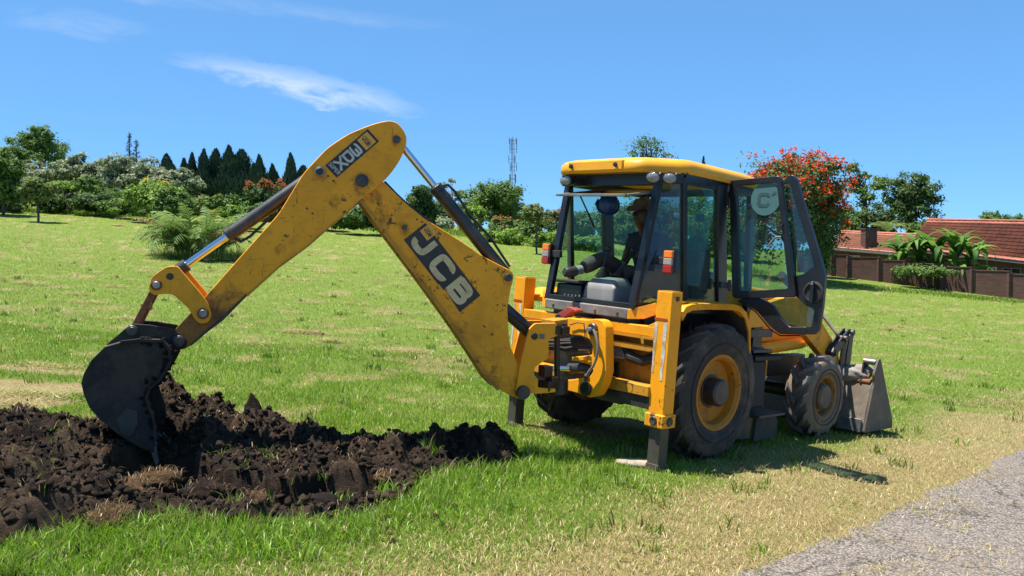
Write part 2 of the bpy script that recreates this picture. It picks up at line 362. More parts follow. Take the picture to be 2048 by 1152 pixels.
LIP = [gp(*p)[:2] for p in ((300,1040),(390,1020),(480,1022),(600,1034),(690,1022),(745,1000))]
def polydist(x, y, pts):
    dist = np.full(x.shape, 1e9)
    for (x0, y0), (x1, y1) in zip(pts[:-1], pts[1:]):
        dx, dy = x1-x0, y1-y0; t = np.clip(((x-x0)*dx+(y-y0)*dy)/(dx*dx+dy*dy), 0, 1)
        dist = np.minimum(dist, np.hypot(x-x0-t*dx, y-y0-t*dy))
    return dist
def worley(x, y, s, seed):
    """distance to the nearest jittered cell point, and that cell's own random number"""
    x = x*s; y = y*s; xi = np.floor(x).astype(int); yi = np.floor(y).astype(int); best = np.full(x.shape, 9.0); val = np.zeros(x.shape)
    for i in (-1, 0, 1):
        for j in (-1, 0, 1):
            a = (xi+i+seed*37) & 255; b = (yi+j+seed*91) & 255; jx_ = _LAT[a, b]; jy_ = _LAT[b, (a+101) & 255]; d = np.hypot(xi+i+jx_-x, yi+j+jy_-y); m = d < best; best = np.where(m, d, best); val = np.where(m, _LAT[(a+55) & 255, (b+13) & 255], val)
    return best, val
def soil_h(x, y):
    b = np.zeros(x.shape)
    for bx, by, h, r in BUMPS:
        q = np.maximum(0, 1-np.hypot(x-bx, (y-by)*1.15)/(r*1.55)); b = np.maximum(b, h*np.power(q, 1.15)) + 0.05*h*q
    m = np.clip(soil_in(x, y)/0.22, 0, 1); m = m*m*(3-2*m)
    n1 = fbm(x+3, y, 5, 2.2, 0.55)-0.5; n2 = np.abs(fbm(x, y+5, 4, 7.0, 0.6)-0.5); n3 = fbm(x-4, y, 4, 21, 0.65)-0.5
    h = b*(1+0.5*n1) + 0.09 + 0.16*n1 - 0.13*(n2-0.12) + 0.12*n3 - 0.05*np.abs(fbm(x+2, y-3, 3, 30, .6)-0.5)
    wx_, wy_ = x+0.10*(fbm(x, y, 3, 5)-0.5), y+0.10*(fbm(x+7, y, 3, 5)-0.5)
    w1, v1 = worley(wx_, wy_, 4.2, 1); w2, v2 = worley(wx_, wy_, 10.0, 2)
    h = h*0.85 + 0.15*(v1-0.25)*np.clip(1-w1*1.25, 0, 1) + 0.075*(v2-0.15)*np.clip(1-w2*1.3, 0, 1) - 0.03
    td = polydist(x, y, TRENCH) + 0.12*(fbm(x, y, 3, 6)-0.5)
    h = h*np.clip((td-0.15)/0.35, 0.15, 1) - 0.58*np.clip(1.30-td/0.27, 0, 1)**0.55*(td < 0.351)
    ld = polydist(x, y, LIP); h = np.where(td > 0.36, np.maximum(h, 0.06*np.clip(1-ld/0.2, 0, 1) + 0.08*n1 - 0.13*(n2-0.12)+0.05*n3), h)
    return m*h - (1-m)*0.07
def smooth(a, b, x): t = np.clip((np.asarray(x, float)-a)/(b-a), 0, 1); return t*t*(3-2*t)
BARE = [(*gp(u, v)[:2], rx, ry) for u, v, rx, ry in ((60,770,1.1,.45),(0,800,.9,.40),(1170,862,.9,.22),(1260,850,.7,.25),(610,670,.4,.2),(90,740,.9,.25))]
def bare(x, y):
    """worn tan patches with little grass"""
    b = np.zeros(np.shape(x))
    for bx, by, rx, ry in BARE: b = np.maximum(b, smooth(1.15, .45, np.hypot((x-bx)/rx, (y-by)/ry)+.9*(fbm(x, y, 4, 2.5)-.5)))
    return b
def dryness(x, y):
    """0 lush, 1 straw"""
    rd = road_dist(x, y)
    d = 0.95*(1-smooth(0.45, 2.0, rd + 1.5*(fbm(x, y, 4, 0.8)-0.5) - 0.05*np.clip(y-5.0, 0, 5)))
    p = fbm(x, y, 5, 0.9); f = smooth(0.52, 0.70, p)*smooth(6, 12, y)*0.65
    s = smooth(0.60, 0.72, fbm(x+9, y*0.8, 4, 2.2))*0.65*smooth(5, 9, y)
    f = f*(1-0.6*smooth(20, 45, y)); far = smooth(12, 45, y)*0.18
    return np.clip(np.maximum(np.maximum(np.maximum(d, f), s) + far, bare(x, y)), 0, 1)

# --- the field: one sheet out to the horizon
ys = np.concatenate([np.arange(-30, 3, 1.5), np.arange(3, 14, 0.10), 14*np.power(900/14, np.linspace(0, 1, 170))])
ss = np.linspace(-1, 1, 321)
Yg, Sg = np.meshgrid(ys, ss, indexing='ij'); Xg = Sg*(np.maximum(Yg, 0)*0.95+6)
Xg = np.where(np.abs(Sg) > 0.96, Xg*(1+(np.abs(Sg)-0.96)*60), Xg)
Zg = g(Xg, Yg) + np.where((Yg > 4) & (Yg < 70), 0.05*(fbm(Xg, Yg, 3, 0.45)-0.5)*smooth(0.3, 2.0, road_dist(Xg, Yg)), 0)
Zg = Zg - 0.012*(road_dist(Xg, Yg) < 0.15)
ny, nx = Yg.shape; idx = np.arange(ny*nx).reshape(ny, nx)
Fg = np.stack([idx[:-1, :-1], idx[:-1, 1:], idx[1:, 1:], idx[1:, :-1]], -1).reshape(-1, 4)
cxm = Xg.ravel()[Fg].mean(1); cym = Yg.ravel()[Fg].mean(1)
keep = np.ones(len(Fg), bool); near = (cym > 3) & (cym < 10) & (np.abs(cxm) < 9); keep[near] = soil_in(cxm[near], cym[near]) < 0.24
k = NM('field_turf'); P = k.pos()
dr = k.attr('dry'); n1 = k.noise(P, 2.2, 7, 0.65); n2 = k.noise(P, 26, 6, 0.7); n3 = k.noise(k.pos((0.9, 1.0, 1)), 1.6, 7, 0.68, 0.4)
n4 = k.noise(k.pos((1, 1, 1)), 90, 4, 0.7)
grn = k.mix(k.ramp(n1, 0.3, 0.7), (0.070, 0.115, 0.014), (0.130, 0.180, 0.025))
grn = k.mix(k.ramp(n2, 0.35, 0.75), grn, (0.195, 0.245, 0.038))
strw = k.mix(k.ramp(n2, 0.3, 0.7), (0.200, 0.150, 0.065), (0.360, 0.290, 0.130))
f = k.math('ADD', dr, k.math('MULTIPLY', k.math('SUBTRACT', n3, 0.5), 0.9)); f = k.math('ADD', f, k.math('MULTIPLY', k.math('SUBTRACT', n2, 0.5), 0.5))
col = k.mix(k.ramp(f, 0.30, 0.95), grn, strw)
hgt = k.math('ADD', k.math('MULTIPLY', n2, 0.6), k.math('MULTIPLY', n4, 0.5))
MATS['field_turf'] = k.done(k.bsdf(col, 0.9, 0, k.bump(hgt, 0.05, 0.9), spec=0.15))
o = np_obj('ground', np.stack([Xg, Yg, Zg], -1).reshape(-1, 3), Fg[keep], 'field_turf', {'dry': dryness(Xg, Yg).ravel()}, smooth=True)
o['kind'] = 'structure'

# --- the road
ts = np.concatenate([np.arange(-14, -2, 0.5), np.arange(-2, 9, 0.05), 9*np.power(70/9, np.linspace(0, 1, 60))]); ws = np.concatenate([[0, 0.03, 0.08, 0.16], np.linspace(0.3, 6.2, 26)])
Tg, Wg = np.meshgrid(ts, ws, indexing='ij'); Wr = Wg + edge_wob(Tg)*np.clip(1-Wg/3, 0, 1)
Xr = RE0[0]+RD[0]*Tg+RN[0]*Wr; Yr = RE0[1]+RD[1]*Tg+RN[1]*Wr
Zr = g(Xr, Yr) + np.where(Wg == 0, -0.02, 0.014) - 0.006*(Wg == 0.03) + 0.006*(fbm(Xr, Yr, 3, 1.1)-0.5)
ny, nx = Tg.shape; idx = np.arange(ny*nx).reshape(ny, nx)
Fr = np.stack([idx[:-1, :-1], idx[:-1, 1:], idx[1:, 1:], idx[1:, :-1]], -1).reshape(-1, 4)
k = NM('old_chip_seal'); P = k.pos()
vo = k.n('ShaderNodeTexVoronoi'); k.t.links.new(P, vo.inputs[0]); vo.inputs['Scale'].default_value = 62
agg = k.math('ADD', k.math('MULTIPLY', vo.outputs['Distance'], 1.0), 0.0)
big = k.noise(P, 0.9, 5, 0.6); fine = k.noise(P, 60, 5, 0.7)
sepc = k.n('ShaderNodeSeparateColor'); k.t.links.new(vo.outputs['Color'], sepc.inputs[0])
c = k.mix(sepc.outputs[0], (0.120, 0.099, 0.082), (0.360, 0.305, 0.255))
c = k.mix(k.ramp(agg, 0.35, 0.75), c, (0.05, 0.047, 0.044))
c = k.mix(k.math('MULTIPLY', k.ramp(big, 0.35, 0.65), 0.45), c, (0.19, 0.155, 0.12))
dn = k.n('ShaderNodeTexNoise'); k.t.links.new(P, dn.inputs['Vector']); dn.inputs['Scale'].default_value = 1.3; dn.inputs['Detail'].default_value = 6; dn.inputs['Roughness'].default_value = 0.6
va = k.n('ShaderNodeVectorMath', operation='MULTIPLY_ADD'); k.t.links.new(dn.outputs['Color'], va.inputs[0]); va.inputs[1].default_value = (1.3, 1.3, 0); k.t.links.new(P, va.inputs[2])
def cracks(scale, w):
    v2 = k.n('ShaderNodeTexVoronoi', feature='DISTANCE_TO_EDGE'); k.t.links.new(va.outputs[0], v2.inputs[0]); v2.inputs['Scale'].default_value = scale
    return k.ramp(v2.outputs['Distance'], 0.0, w, (1, 1, 1), (0, 0, 0))
ck = k.math('MAXIMUM', k.math('MULTIPLY', cracks(0.62, 0.007), 0.8), k.math('MULTIPLY', cracks(2.1, 0.018), k.ramp(k.noise(P, 0.7, 3), 0.50, 0.60)))
mossm = k.math('MULTIPLY', k.math('MULTIPLY', cracks(0.62, 0.045), k.ramp(k.noise(P, 1.6, 4), 0.50, 0.60)), k.ramp(fine, 0.4, 0.6))
c = k.mix(k.math('MULTIPLY', mossm, 0.85), c, (0.20, 0.17, 0.06))
c = k.mix(k.math('MULTIPLY', ck, 0.85), c, (0.020, 0.018, 0.015))
h = k.math('SUBTRACT', k.math('SUBTRACT', 1.0, agg), k.math('MULTIPLY', ck, 1.5))
MATS['old_chip_seal'] = k.done(k.bsdf(c, 0.85, 0, k.bump(h, 0.007, 0.9), spec=0.25))
o = np_obj('road', np.stack([Xr, Yr, Zr], -1).reshape(-1, 3), Fr, 'old_chip_seal', smooth=True); o['kind'] = 'structure'

# --- soil: dug-over patch with spoil heaps and the trench
k = NM('black_soil'); P = k.pos()
n1 = k.noise(P, 2.3, 6, 0.65); n2 = k.noise(P, 16, 7, 0.72); n3 = k.noise(P, 70, 5, 0.75)
c = k.mix(k.ramp(n1, 0.42, 0.66), (0.011, 0.0080, 0.0064), (0.052, 0.033, 0.021))
c = k.mix(k.math('MULTIPLY', k.ramp(n2, 0.40, 0.75), 0.6), c, (0.036, 0.022, 0.014)); c = k.mix(k.math('MULTIPLY', k.ramp(n3, 0.55, 0.75), 0.45), c, (0.075, 0.047, 0.028))
c = k.mix(k.math('MULTIPLY', k.ramp(k.noise(P, 1.1, 5, 0.6), 0.58, 0.70), 0.45), c, (0.095, 0.050, 0.024))
c = k.mix(k.math('MULTIPLY', k.attr('drier'), 0.85), c, k.mix(n2, (0.095, 0.058, 0.033), (0.165, 0.108, 0.066)))
MATS['black_soil'] = k.done(k.bsdf(c, 0.92, 0, k.bump(k.math('ADD', n2, k.math('MULTIPLY', n3, 0.9)), 0.05, 1.0), spec=0.2))
px_ = [p[0] for p in SOILPOLY]; py_ = [p[1] for p in SOILPOLY]
xs = np.arange(max(min(px_), -6.0)-0.3, max(px_)+0.4, 0.0125); yy = np.arange(max(min(py_), 3.6)-0.2, max(py_)+0.4, 0.0125)
Ys, Xs = np.meshgrid(yy, xs, indexing='ij'); Zs = g(Xs, Ys) + soil_h(Xs, Ys)
jx = 0.07*(fbm(Xs+11, Ys, 4, 9)-0.5); jy = 0.07*(fbm(Xs, Ys+23, 4, 9)-0.5)
ny, nx = Xs.shape; idx = np.arange(ny*nx).reshape(ny, nx)
Fs = np.stack([idx[:-1, :-1], idx[:-1, 1:], idx[1:, 1:], idx[1:, :-1]], -1).reshape(-1, 4)
si = soil_in(Xs, Ys); ok = si.ravel()[Fs].max(1) > -0.06
o = np_obj('dug_soil', np.stack([Xs+jx, Ys+jy, Zs], -1).reshape(-1, 3), Fs[ok], 'black_soil', {'drier': (0.65*worley(Xs, Ys, 4.2, 1)[1]**2.2+0.35*worley(Xs, Ys, 10.0, 2)[1]**2).ravel()}, smooth=True)
tag(o, 'dark dug-over soil in heaps along an open trench', 'soil', kind='stuff')
# clods: lumps strewn over the heaps
ico = bmesh.new(); bmesh.ops.create_icosphere(ico, subdivisions=2, radius=1.0); ICV = np.array([v.co[:] for v in ico.verts]); ICF = np.array([[v.index for v in f.verts] for f in ico.faces]); ico.free()
ico = bmesh.new(); bmesh.ops.create_icosphere(ico, subdivisions=1, radius=1.0); IC1 = np.array([v.co[:] for v in ico.verts]); IF1 = np.array([[v.index for v in f.verts] for f in ico.faces]); ico.free()
rs = np.random.RandomState(11)
n = 62000; cx = rs.uniform(xs[0], xs[-1], n); cy = rs.uniform(yy[0], yy[-1], n); ins = soil_in(cx, cy); sel = (ins > -0.42*rs.rand(n)**3) & (rs.rand(n) < 0.8)
cx, cy = cx[sel], cy[sel]; n = len(cx); sz = 0.004 + 0.026*rs.rand(n)**4.5; cz = g(cx, cy) + np.maximum(soil_h(cx, cy), -0.6) + sz*0.25
cz = np.where(soil_in(cx, cy) < 0.02, g(cx, cy)+sz*0.3, cz)
J = 1 + 1.25*(rs.rand(n, len(IC1))-0.5); A = rs.rand(n, 3)*0.6+0.7
th = rs.rand(n)*6.28; V = IC1[None]*J[..., None]*A[:, None, :]*sz[:, None, None]
c_, s_ = np.cos(th)[:, None], np.sin(th)[:, None]; V = np.stack([V[..., 0]*c_-V[..., 1]*s_, V[..., 0]*s_+V[..., 1]*c_, V[..., 2]], -1) + np.stack([cx, cy, cz], -1)[:, None]
Fc = (IF1[None] + (np.arange(n)*len(IC1))[:, None, None]).reshape(-1, 3)
o = np_obj('soil_crumbs', V.reshape(-1, 3), Fc, 'black_soil', {'drier': np.repeat(rs.rand(n)**2.0, len(IC1))}); tag(o, 'crumbled black soil strewn over the dug heaps', 'soil', kind='stuff')
ico3 = bmesh.new(); bmesh.ops.create_icosphere(ico3, subdivisions=4, radius=1.0); I3V = np.array([v.co[:] for v in ico3.verts]); I3F = np.array([[v.index for v in f.verts] for f in ico3.faces]); ico3.free()
def clod(name, u, v, sx, sy, sz, label, cat, mat, seed, spire=0.0, sink=0.25, group=None):
    p = gp(u, v); x, y = p[0], p[1]; z = float(g(x, y) + max(soil_h(np.array([x]), np.array([y]))[0], 0))
    d = I3V; a = seed*3.7
    q = 1 + 0.75*(fbm(d[:, 0]*1.3+a+d[:, 2], d[:, 1]*1.3-a+d[:, 2]*0.7, 4, 1.6)-0.5) + 0.35*(fbm(d[:, 0]+d[:, 2]*1.7-a, d[:, 1]-d[:, 2]+a, 4, 7, 0.65)-0.5)
    W = d*q[:, None]*np.array([sx, sy, sz])
    if spire: W[:, :2] *= (1 - spire*np.clip((W[:, 2:3]+sz)/(2.2*sz), 0, 1)); W[:, 0] += 0.25*np.clip(W[:, 2], 0, 9)*-0.3
    o = np_obj(name, W, I3F, mat, smooth=True); o.location = (float(x), float(y), z + sz*(1-2*sink)*0.6); tag(o, label, cat, group); return o
k = NM('root_sod'); P = k.pos(); n1 = k.noise(P, 9, 7, 0.7); n2 = k.noise(k.pos((1, 1, 3)), 60, 5, 0.8)
c = k.mix(k.ramp(n1, 0.35, 0.65), (0.040, 0.021, 0.011), (0.150, 0.085, 0.040)); c = k.mix(k.ramp(n2, 0.5, 0.75), c, (0.27, 0.19, 0.095))
MATS['root_sod'] = k.done(k.bsdf(c, 0.9, 0, k.bump(k.math('ADD', n1, n2), 0.03, 1.0), spec=0.15))
clod('soil_clod', 508, 872, .15, .12, .24, 'tall pointed black clod standing up at the back of the spoil heap', 'clod', 'black_soil', 1, 0.62, 0.1)
clod('soil_clod', 56, 812, .020, .02, .05, 'small upright crumb of soil on the left heap behind the bucket', 'clod', 'black_soil', 2, 0.4, 0.2)
clod('soil_clod', 618, 884, .045, .05, .04, 'dark clod at the end of the ridge beside the pointed clod', 'clod', 'black_soil', 5)
clod('soil_clod', 712, 882, .060, .05, .035, 'lone dark clod lying on the grass behind the low soil ridge', 'clod', 'black_soil', 6)
S1 = clod('sod_clump', 315, 972, .155, .14, .085, 'reddish brown matted root clump lying before the trench', 'sod', 'root_sod', 7)
S2 = clod('sod_clump', 215, 1052, .12, .11, .085, 'straw-coloured root clump lying lowest on the left heap', 'sod', 'root_sod', 8)
S3 = clod('sod_clump', 265, 1005, .10, .10, .06, 'crumbly brown sod between the two matted root clumps', 'sod', 'root_sod', 9)
S4 = clod('sod_clump', 405, 1005, .15, .12, .11, 'big dark sod standing at the near edge of the trench', 'sod', 'black_soil', 10)
S5 = clod('sod_clump', 512, 1030, .08, .08, .06, 'reddish sod poking out of the turf by the trench', 'sod', 'root_sod', 11)
S6 = clod('sod_clump', 640, 1012, .14, .10, .06, 'flat grey-brown sod on the near lip of the trench', 'sod', 'black_soil', 12)
S7 = clod('sod_clump', 768, 962, .07, .09, .05, 'pale reddish sod lying where the trench ends in the grass', 'sod', 'root_sod', 13)

k = NM('dry_clippings'); P = k.pos(); n1 = k.noise(P, 14, 7, 0.75); MATS['dry_clippings'] = k.done(k.bsdf(k.mix(k.ramp(n1, 0.3, 0.7), (0.13, 0.09, 0.045), (0.34, 0.26, 0.14)), 0.95, 0, k.bump(k.noise(P, 70, 6, 0.8), 0.03, 1.0), spec=0.1))
clod('clippings_heap', 622, 668, .24, .16, .06, 'small tan heap of dry clippings on the mown grass behind the dipper', 'heap', 'dry_clippings', 21, 0, 0.35)
clod('clippings_heap', 575, 664, .16, .10, .035, 'low strip of dry clippings beside the small tan heap', 'heap', 'dry_clippings', 22, 0, 0.35)
# --- grass
k = NM('grass_blade'); cc = k.attr('tint', 0)
df = k.n('ShaderNodeBsdfDiffuse'); k.t.links.new(cc, df.inputs[0]); tl = k.n('ShaderNodeBsdfTranslucent'); k.t.links.new(cc, tl.inputs[0])
gl = k.n('ShaderNodeBsdfGlossy'); gl.inputs['Roughness'].default_value = 0.45; gl.inputs[0].default_value = (0.7, 0.75, 0.6, 1)
m1 = k.n('ShaderNodeMixShader'); m1.inputs[0].default_value = 0.38; k.t.links.new(df.outputs[0], m1.inputs[1]); k.t.links.new(tl.outputs[0], m1.inputs[2])
m2 = k.n('ShaderNodeMixShader'); m2.inputs[0].default_value = 0.05; k.t.links.new(m1.outputs[0], m2.inputs[1]); k.t.links.new(gl.outputs[0], m2.inputs[2])
MATS['grass_blade'] = k.done(m2.outputs[0])
def grass_cols(dry, rs):
    n = len(dry); a = rs.rand(n, 1); b = rs.rand(n, 1)
    G = np.array([0.088, 0.205, 0.008])*(1-a) + np.array([0.265, 0.430, 0.022])*a
    G = np.where(b < 0.18, np.array([0.30, 0.33, 0.085])*(0.7+0.5*a), G)
    S = np.array([0.30, 0.22, 0.085])*(1-a) + np.array([0.52, 0.41, 0.19])*a
    return np.where(rs.rand(n, 1) < (dry**1.1)[:, None]*0.92, S, G)
def blades(P, h, w, lean, cols, rs, seg=2):
    n = len(P); az = rs.rand(n)*6.283; D = np.stack([np.cos(az), np.sin(az), az*0], -1); tw = rs.rand(n)*6.283; S = np.stack([np.cos(tw), np.sin(tw), tw*0], -1)*w[:, None]/2
    Z = np.array([0, 0, 1.0]); H = h[:, None]; L = lean[:, None]
    tip = P + Z*H*np.sqrt(np.maximum(0.03, 1-L**2)) + D*H*L
    if seg == 1:
        V = np.stack([P-S, P+S, tip], 1).reshape(-1, 3); F = np.arange(n*3).reshape(n, 3); C = np.repeat(cols, 3, 0)
    else:
        mid = P + Z*H*0.58*np.sqrt(np.maximum(0.05, 1-(0.6*L)**2)) + D*H*L*0.38
        V = np.stack([P-S, P+S, mid-S*0.8, mid+S*0.8, tip], 1).reshape(-1, 3)
        q = np.array([[0, 1, 3], [0, 3, 2], [2, 3, 4]]); F = (q[None]+(np.arange(n)*5)[:, None, None]).reshape(-1, 3); C = np.repeat(cols, 5, 0)
    return V, F, C
def scatter(n, y0, y1, rs, power=1.0):
    y = y0*np.power(y1/y0, rs.rand(n)); x = (rs.rand(n)*2-1)*(y*0.66+0.4); return x, y
rs = np.random.RandomState(21); sets = []
# near turf
x, y = scatter(330000, 4.0, 14.0, rs); rd = road_dist(x, y); si = soil_in(x, y); dry = dryness(x, y)
thin = smooth(0.44, 0.60, fbm(x, y, 4, 1.3))*0.6*smooth(7, 9, y)
ok = (rd > 0.02+0.25*rs.rand(len(x))**2) & (si < 0.05+0.07*rs.rand(len(x))) & (rs.rand(len(x)) > np.maximum(thin*0.7, 0.85*bare(x, y))) & ((rs.rand(len(x)) < 0.35+0.65*smooth(0.1, 1.3, rd)))
x, y, dry, rd, si = x[ok], y[ok], dry[ok], rd[ok], si[ok]; n = len(x)
tall = (1-smooth(0.0, 0.5, -si)); lush = smooth(1.3, 2.4, rd)*(1-dry)
h = (0.022+0.035*rs.rand(n)**1.5)*(0.75+0.55*lush) + tall*0.07*rs.rand(n)**2 + (rs.rand(n) < 0.015)*0.07*rs.rand(n)
h *= (0.7+0.6*fbm(x, y, 3, 1.6))*(1-0.35*dry); lean = np.clip(0.25+0.55*rs.rand(n)+0.45*dry*rs.rand(n), 0, 0.97)
Pn = np.stack([x, y, g(x, y)-0.004+0.05*(fbm(x, y, 3, 0.45)-0.5)*smooth(0.3, 2.0, rd)], -1)
sets.append(blades(Pn, h*1.35, (0.0035+0.0035*rs.rand(n))*(0.8+0.035*y), lean, grass_cols(dry, rs), rs))
# middle field
x, y = scatter(250000, 12.5, 85.0, rs); ok = road_dist(x, y) > 0.2; x, y = x[ok], y[ok]; n = len(x); dry = dryness(x, y)
Pn = np.stack([x, y, g(x, y)-0.01+0.05*(fbm(x, y, 3, 0.45)-0.5)], -1)
sets.append(blades(Pn, (0.03+0.05*rs.rand(n))*(0.9+0.010*y), 0.010*(0.7+0.045*y)*(0.6+0.8*rs.rand(n)), np.clip(0.35+0.5*rs.rand(n), 0, .95), grass_cols(dry, rs), rs, 1))
# lush edge around the diggings and tufts in the spoil
x, y = scatter(60000, 4.2, 8.5, rs); si = soil_in(x, y); nz = fbm(x, y, 3, 3.0)
ok = (si < 0.02) & (si > -0.55) & (nz > 0.50) & (road_dist(x, y) > 1.2); x, y, si = x[ok], y[ok], si[ok]; n = len(x)
sets.append(blades(np.stack([x, y, g(x, y)-0.004], -1), 0.05+0.10*rs.rand(n)**1.6, 0.005+0.005*rs.rand(n), np.clip(0.3+0.6*rs.rand(n), 0, .95), grass_cols(np.full(n, 0.10), rs), rs))
def tuft(u, v, n, r, hh, dry=0.1, dz=None):
    p = gp(u, v); a = rs.rand(n)*6.28; q = r*np.sqrt(rs.rand(n)); x = p[0]+q*np.cos(a); y = p[1]+q*np.sin(a)
    z = g(x, y) + (np.clip(soil_h(x, y), 0, None)-0.01 if dz is None else dz)
    sets.append(blades(np.stack([x, y, z], -1), hh*(0.4+0.6*rs.rand(n)), 0.005+0.004*rs.rand(n), np.clip(0.25+0.7*rs.rand(n), 0, .97), grass_cols(np.full(n, dry), rs), rs))
for a in ((405,900,26,.05,.12),(540,940,30,.07,.10),(455,930,16,.05,.09),(862,935,60,.07,.17),(640,955,14,.06,.08),(480,1020,40,.10,.16),(540,1000,12,.05,.12),(680,1000,26,.08,.12),
          (120,985,8,.05,.09),(190,1060,16,.06,.1),(180,790,40,.06,.09),(75,790,26,.05,.08),(780,985,60,.12,.13),(350,1040,60,.12,.14),(250,1075,50,.12,.13),(60,1110,60,.15,.13),(590,1050,50,.12,.12),
          (1530,945,14,.05,.10),(2010,870,20,.07,.16),(1960,880,14,.06,.12),(1520,1105,34,.06,.11),(1505,1115,20,.05,.10),(1700,1010,14,.05,.09),(1905,985,14,.04,.10),(1250,1140,10,.06,.07),(1400,940,20,.08,.07)):
    tuft(*a)
# torn turf and roots mixed into the spoil
x = rs.uniform(-5.0, 0.2, 9000); y = rs.uniform(4.4, 7.8, 9000); si = soil_in(x, y); ok = (si > 0.06) & (fbm(x, y, 3, 2.4) > 0.50); x, y = x[ok][:1500], y[ok][:1500]; n = len(x)
sets.append(blades(np.stack([x, y, g(x, y)+soil_h(x, y)+0.006], -1), 0.03+0.06*rs.rand(n), 0.003+0.003*rs.rand(n), np.clip(0.75+0.24*rs.rand(n), 0, .99), np.array([0.22, 0.145, 0.07])*(0.4+1.1*rs.rand(n, 1)), rs))
for j in range(46):
    x0, y0 = rs.uniform(-4.4, 0.0), rs.uniform(4.6, 7.4)
    if soil_in(np.array([x0]), np.array([y0]))[0] < 0.05: continue
    n = rs.randint(5, 18); x = x0+0.05*rs.randn(n); y = y0+0.05*rs.randn(n)
    sets.append(blades(np.stack([x, y, g(x, y)+soil_h(x, y)-0.005], -1), 0.04+0.07*rs.rand(n), 0.004+0.004*rs.rand(n), np.clip(0.3+0.65*rs.rand(n), 0, .97), grass_cols(np.full(n, 0.25), rs), rs))
# straw and clippings: near the road, and small mown heaps over the field
x, y = scatter(95000, 4.0, 14.0, rs); rd = road_dist(x, y); ok = (rd > -0.75*rs.rand(len(x))**2*(0.25+1.3*(fbm(x, y, 3, 2.4) > 0.52))) & (rs.rand(len(x)) < 0.9*(1-smooth(0.2, 1.9, rd+0.9*(fbm(x, y, 3, 1.5)-0.5)))); x, y = x[ok], y[ok]; n = len(x)
sets.append(blades(np.stack([x, y, g(x, y)+0.016], -1), 0.03+0.05*rs.rand(n), 0.0035+0.003*rs.rand(n), np.clip(0.93+0.06*rs.rand(n), 0, .99), grass_cols(np.ones(n), rs), rs))
for u, v, nn, rx, ry in ((605,668,700,.40,.20),(655,685,300,.22,.14),(60,568,340,.5,.35),(430,575,160,.6,.3),(225,575,160,.5,.3),(150,590,160,.4,.25),(60,795,1000,.45,.3),(30,815,700,.3,.2),(250,440,60,1.5,.8),(180,607,200,.5,.3),(820,705,300,.4,.2),(870,660,260,.4,.25),(250,640,200,.5,.2),(650,545,120,.8,.4),(820,560,120,.7,.3),(720,610,160,.6,.25),(590,560,110,.8,.3),(1230,855,900,.7,.25),(1120,870,700,.4,.2),(1785,660,160,.5,.3),(1690,680,160,.5,.3),(1860,660,120,.5,.3),(750,890,500,.3,.15),(510,690,250,.4,.2),(90,735,380,.7,.2)):
    p = gp(u, v); x = p[0]+rx*rs.randn(nn)*0.6; y = p[1]+ry*rs.randn(nn)*0.6; q = np.exp(-(((x-p[0])/rx)**2+((y-p[1])/ry)**2))
    sc_ = 0.5+0.09*p[1]
    sets.append(blades(np.stack([x, y, g(x, y)+0.012+0.05*q*rs.rand(nn)], -1), (0.05+0.05*rs.rand(nn))*sc_, (0.004+0.004*rs.rand(nn))*sc_, np.clip(0.90+0.09*rs.rand(nn), 0, .99), grass_cols(np.ones(nn), rs), rs, 1))
# small drying heaps of clippings all over the mown field
nh = 520; hy = 7.5*np.power(50/7.5, rs.rand(nh)); hx_ = (rs.rand(nh)*2-1)*hy*0.64; okh = (soil_in(hx_, hy) < -0.2) & (road_dist(hx_, hy) > 1.0)
for hx0, hy0 in zip(hx_[okh], hy[okh]):
    nn = rs.randint(14, 46); sc_ = 0.45+0.075*hy0; rx = rs.uniform(0.05, 0.22); x = hx0+rx*rs.randn(nn)*1.3; y = hy0+rx*rs.randn(nn)*0.8
    cl = grass_cols(np.ones(nn), rs)*rs.uniform(0.45, 0.95)
    sets.append(blades(np.stack([x, y, g(x, y)+0.015+0.03*rs.rand(nn)], -1), (0.04+0.05*rs.rand(nn))*sc_, (0.004+0.004*rs.rand(nn))*sc_, np.clip(0.85+0.14*rs.rand(nn), 0, .99), cl, rs, 1))
# tougher weed tufts
nh = 260; hy = 5.0*np.power(40/5.0, rs.rand(nh)); hx_ = (rs.rand(nh)*2-1)*hy*0.64; okh = (soil_in(hx_, hy) < -0.1) & (road_dist(hx_, hy) > 0.5)
for hx0, hy0 in zip(hx_[okh], hy[okh]):
    nn = rs.randint(8, 26); x = hx0+0.05*rs.randn(nn); y = hy0+0.05*rs.randn(nn); cl = grass_cols(np.zeros(nn), rs)*rs.uniform(0.45, 0.9)
    sets.append(blades(np.stack([x, y, g(x, y)], -1), 0.06+0.09*rs.rand(nn), (0.006+0.006*rs.rand(nn))*(1+0.04*hy0), np.clip(0.2+0.6*rs.rand(nn), 0, .95), cl, rs))
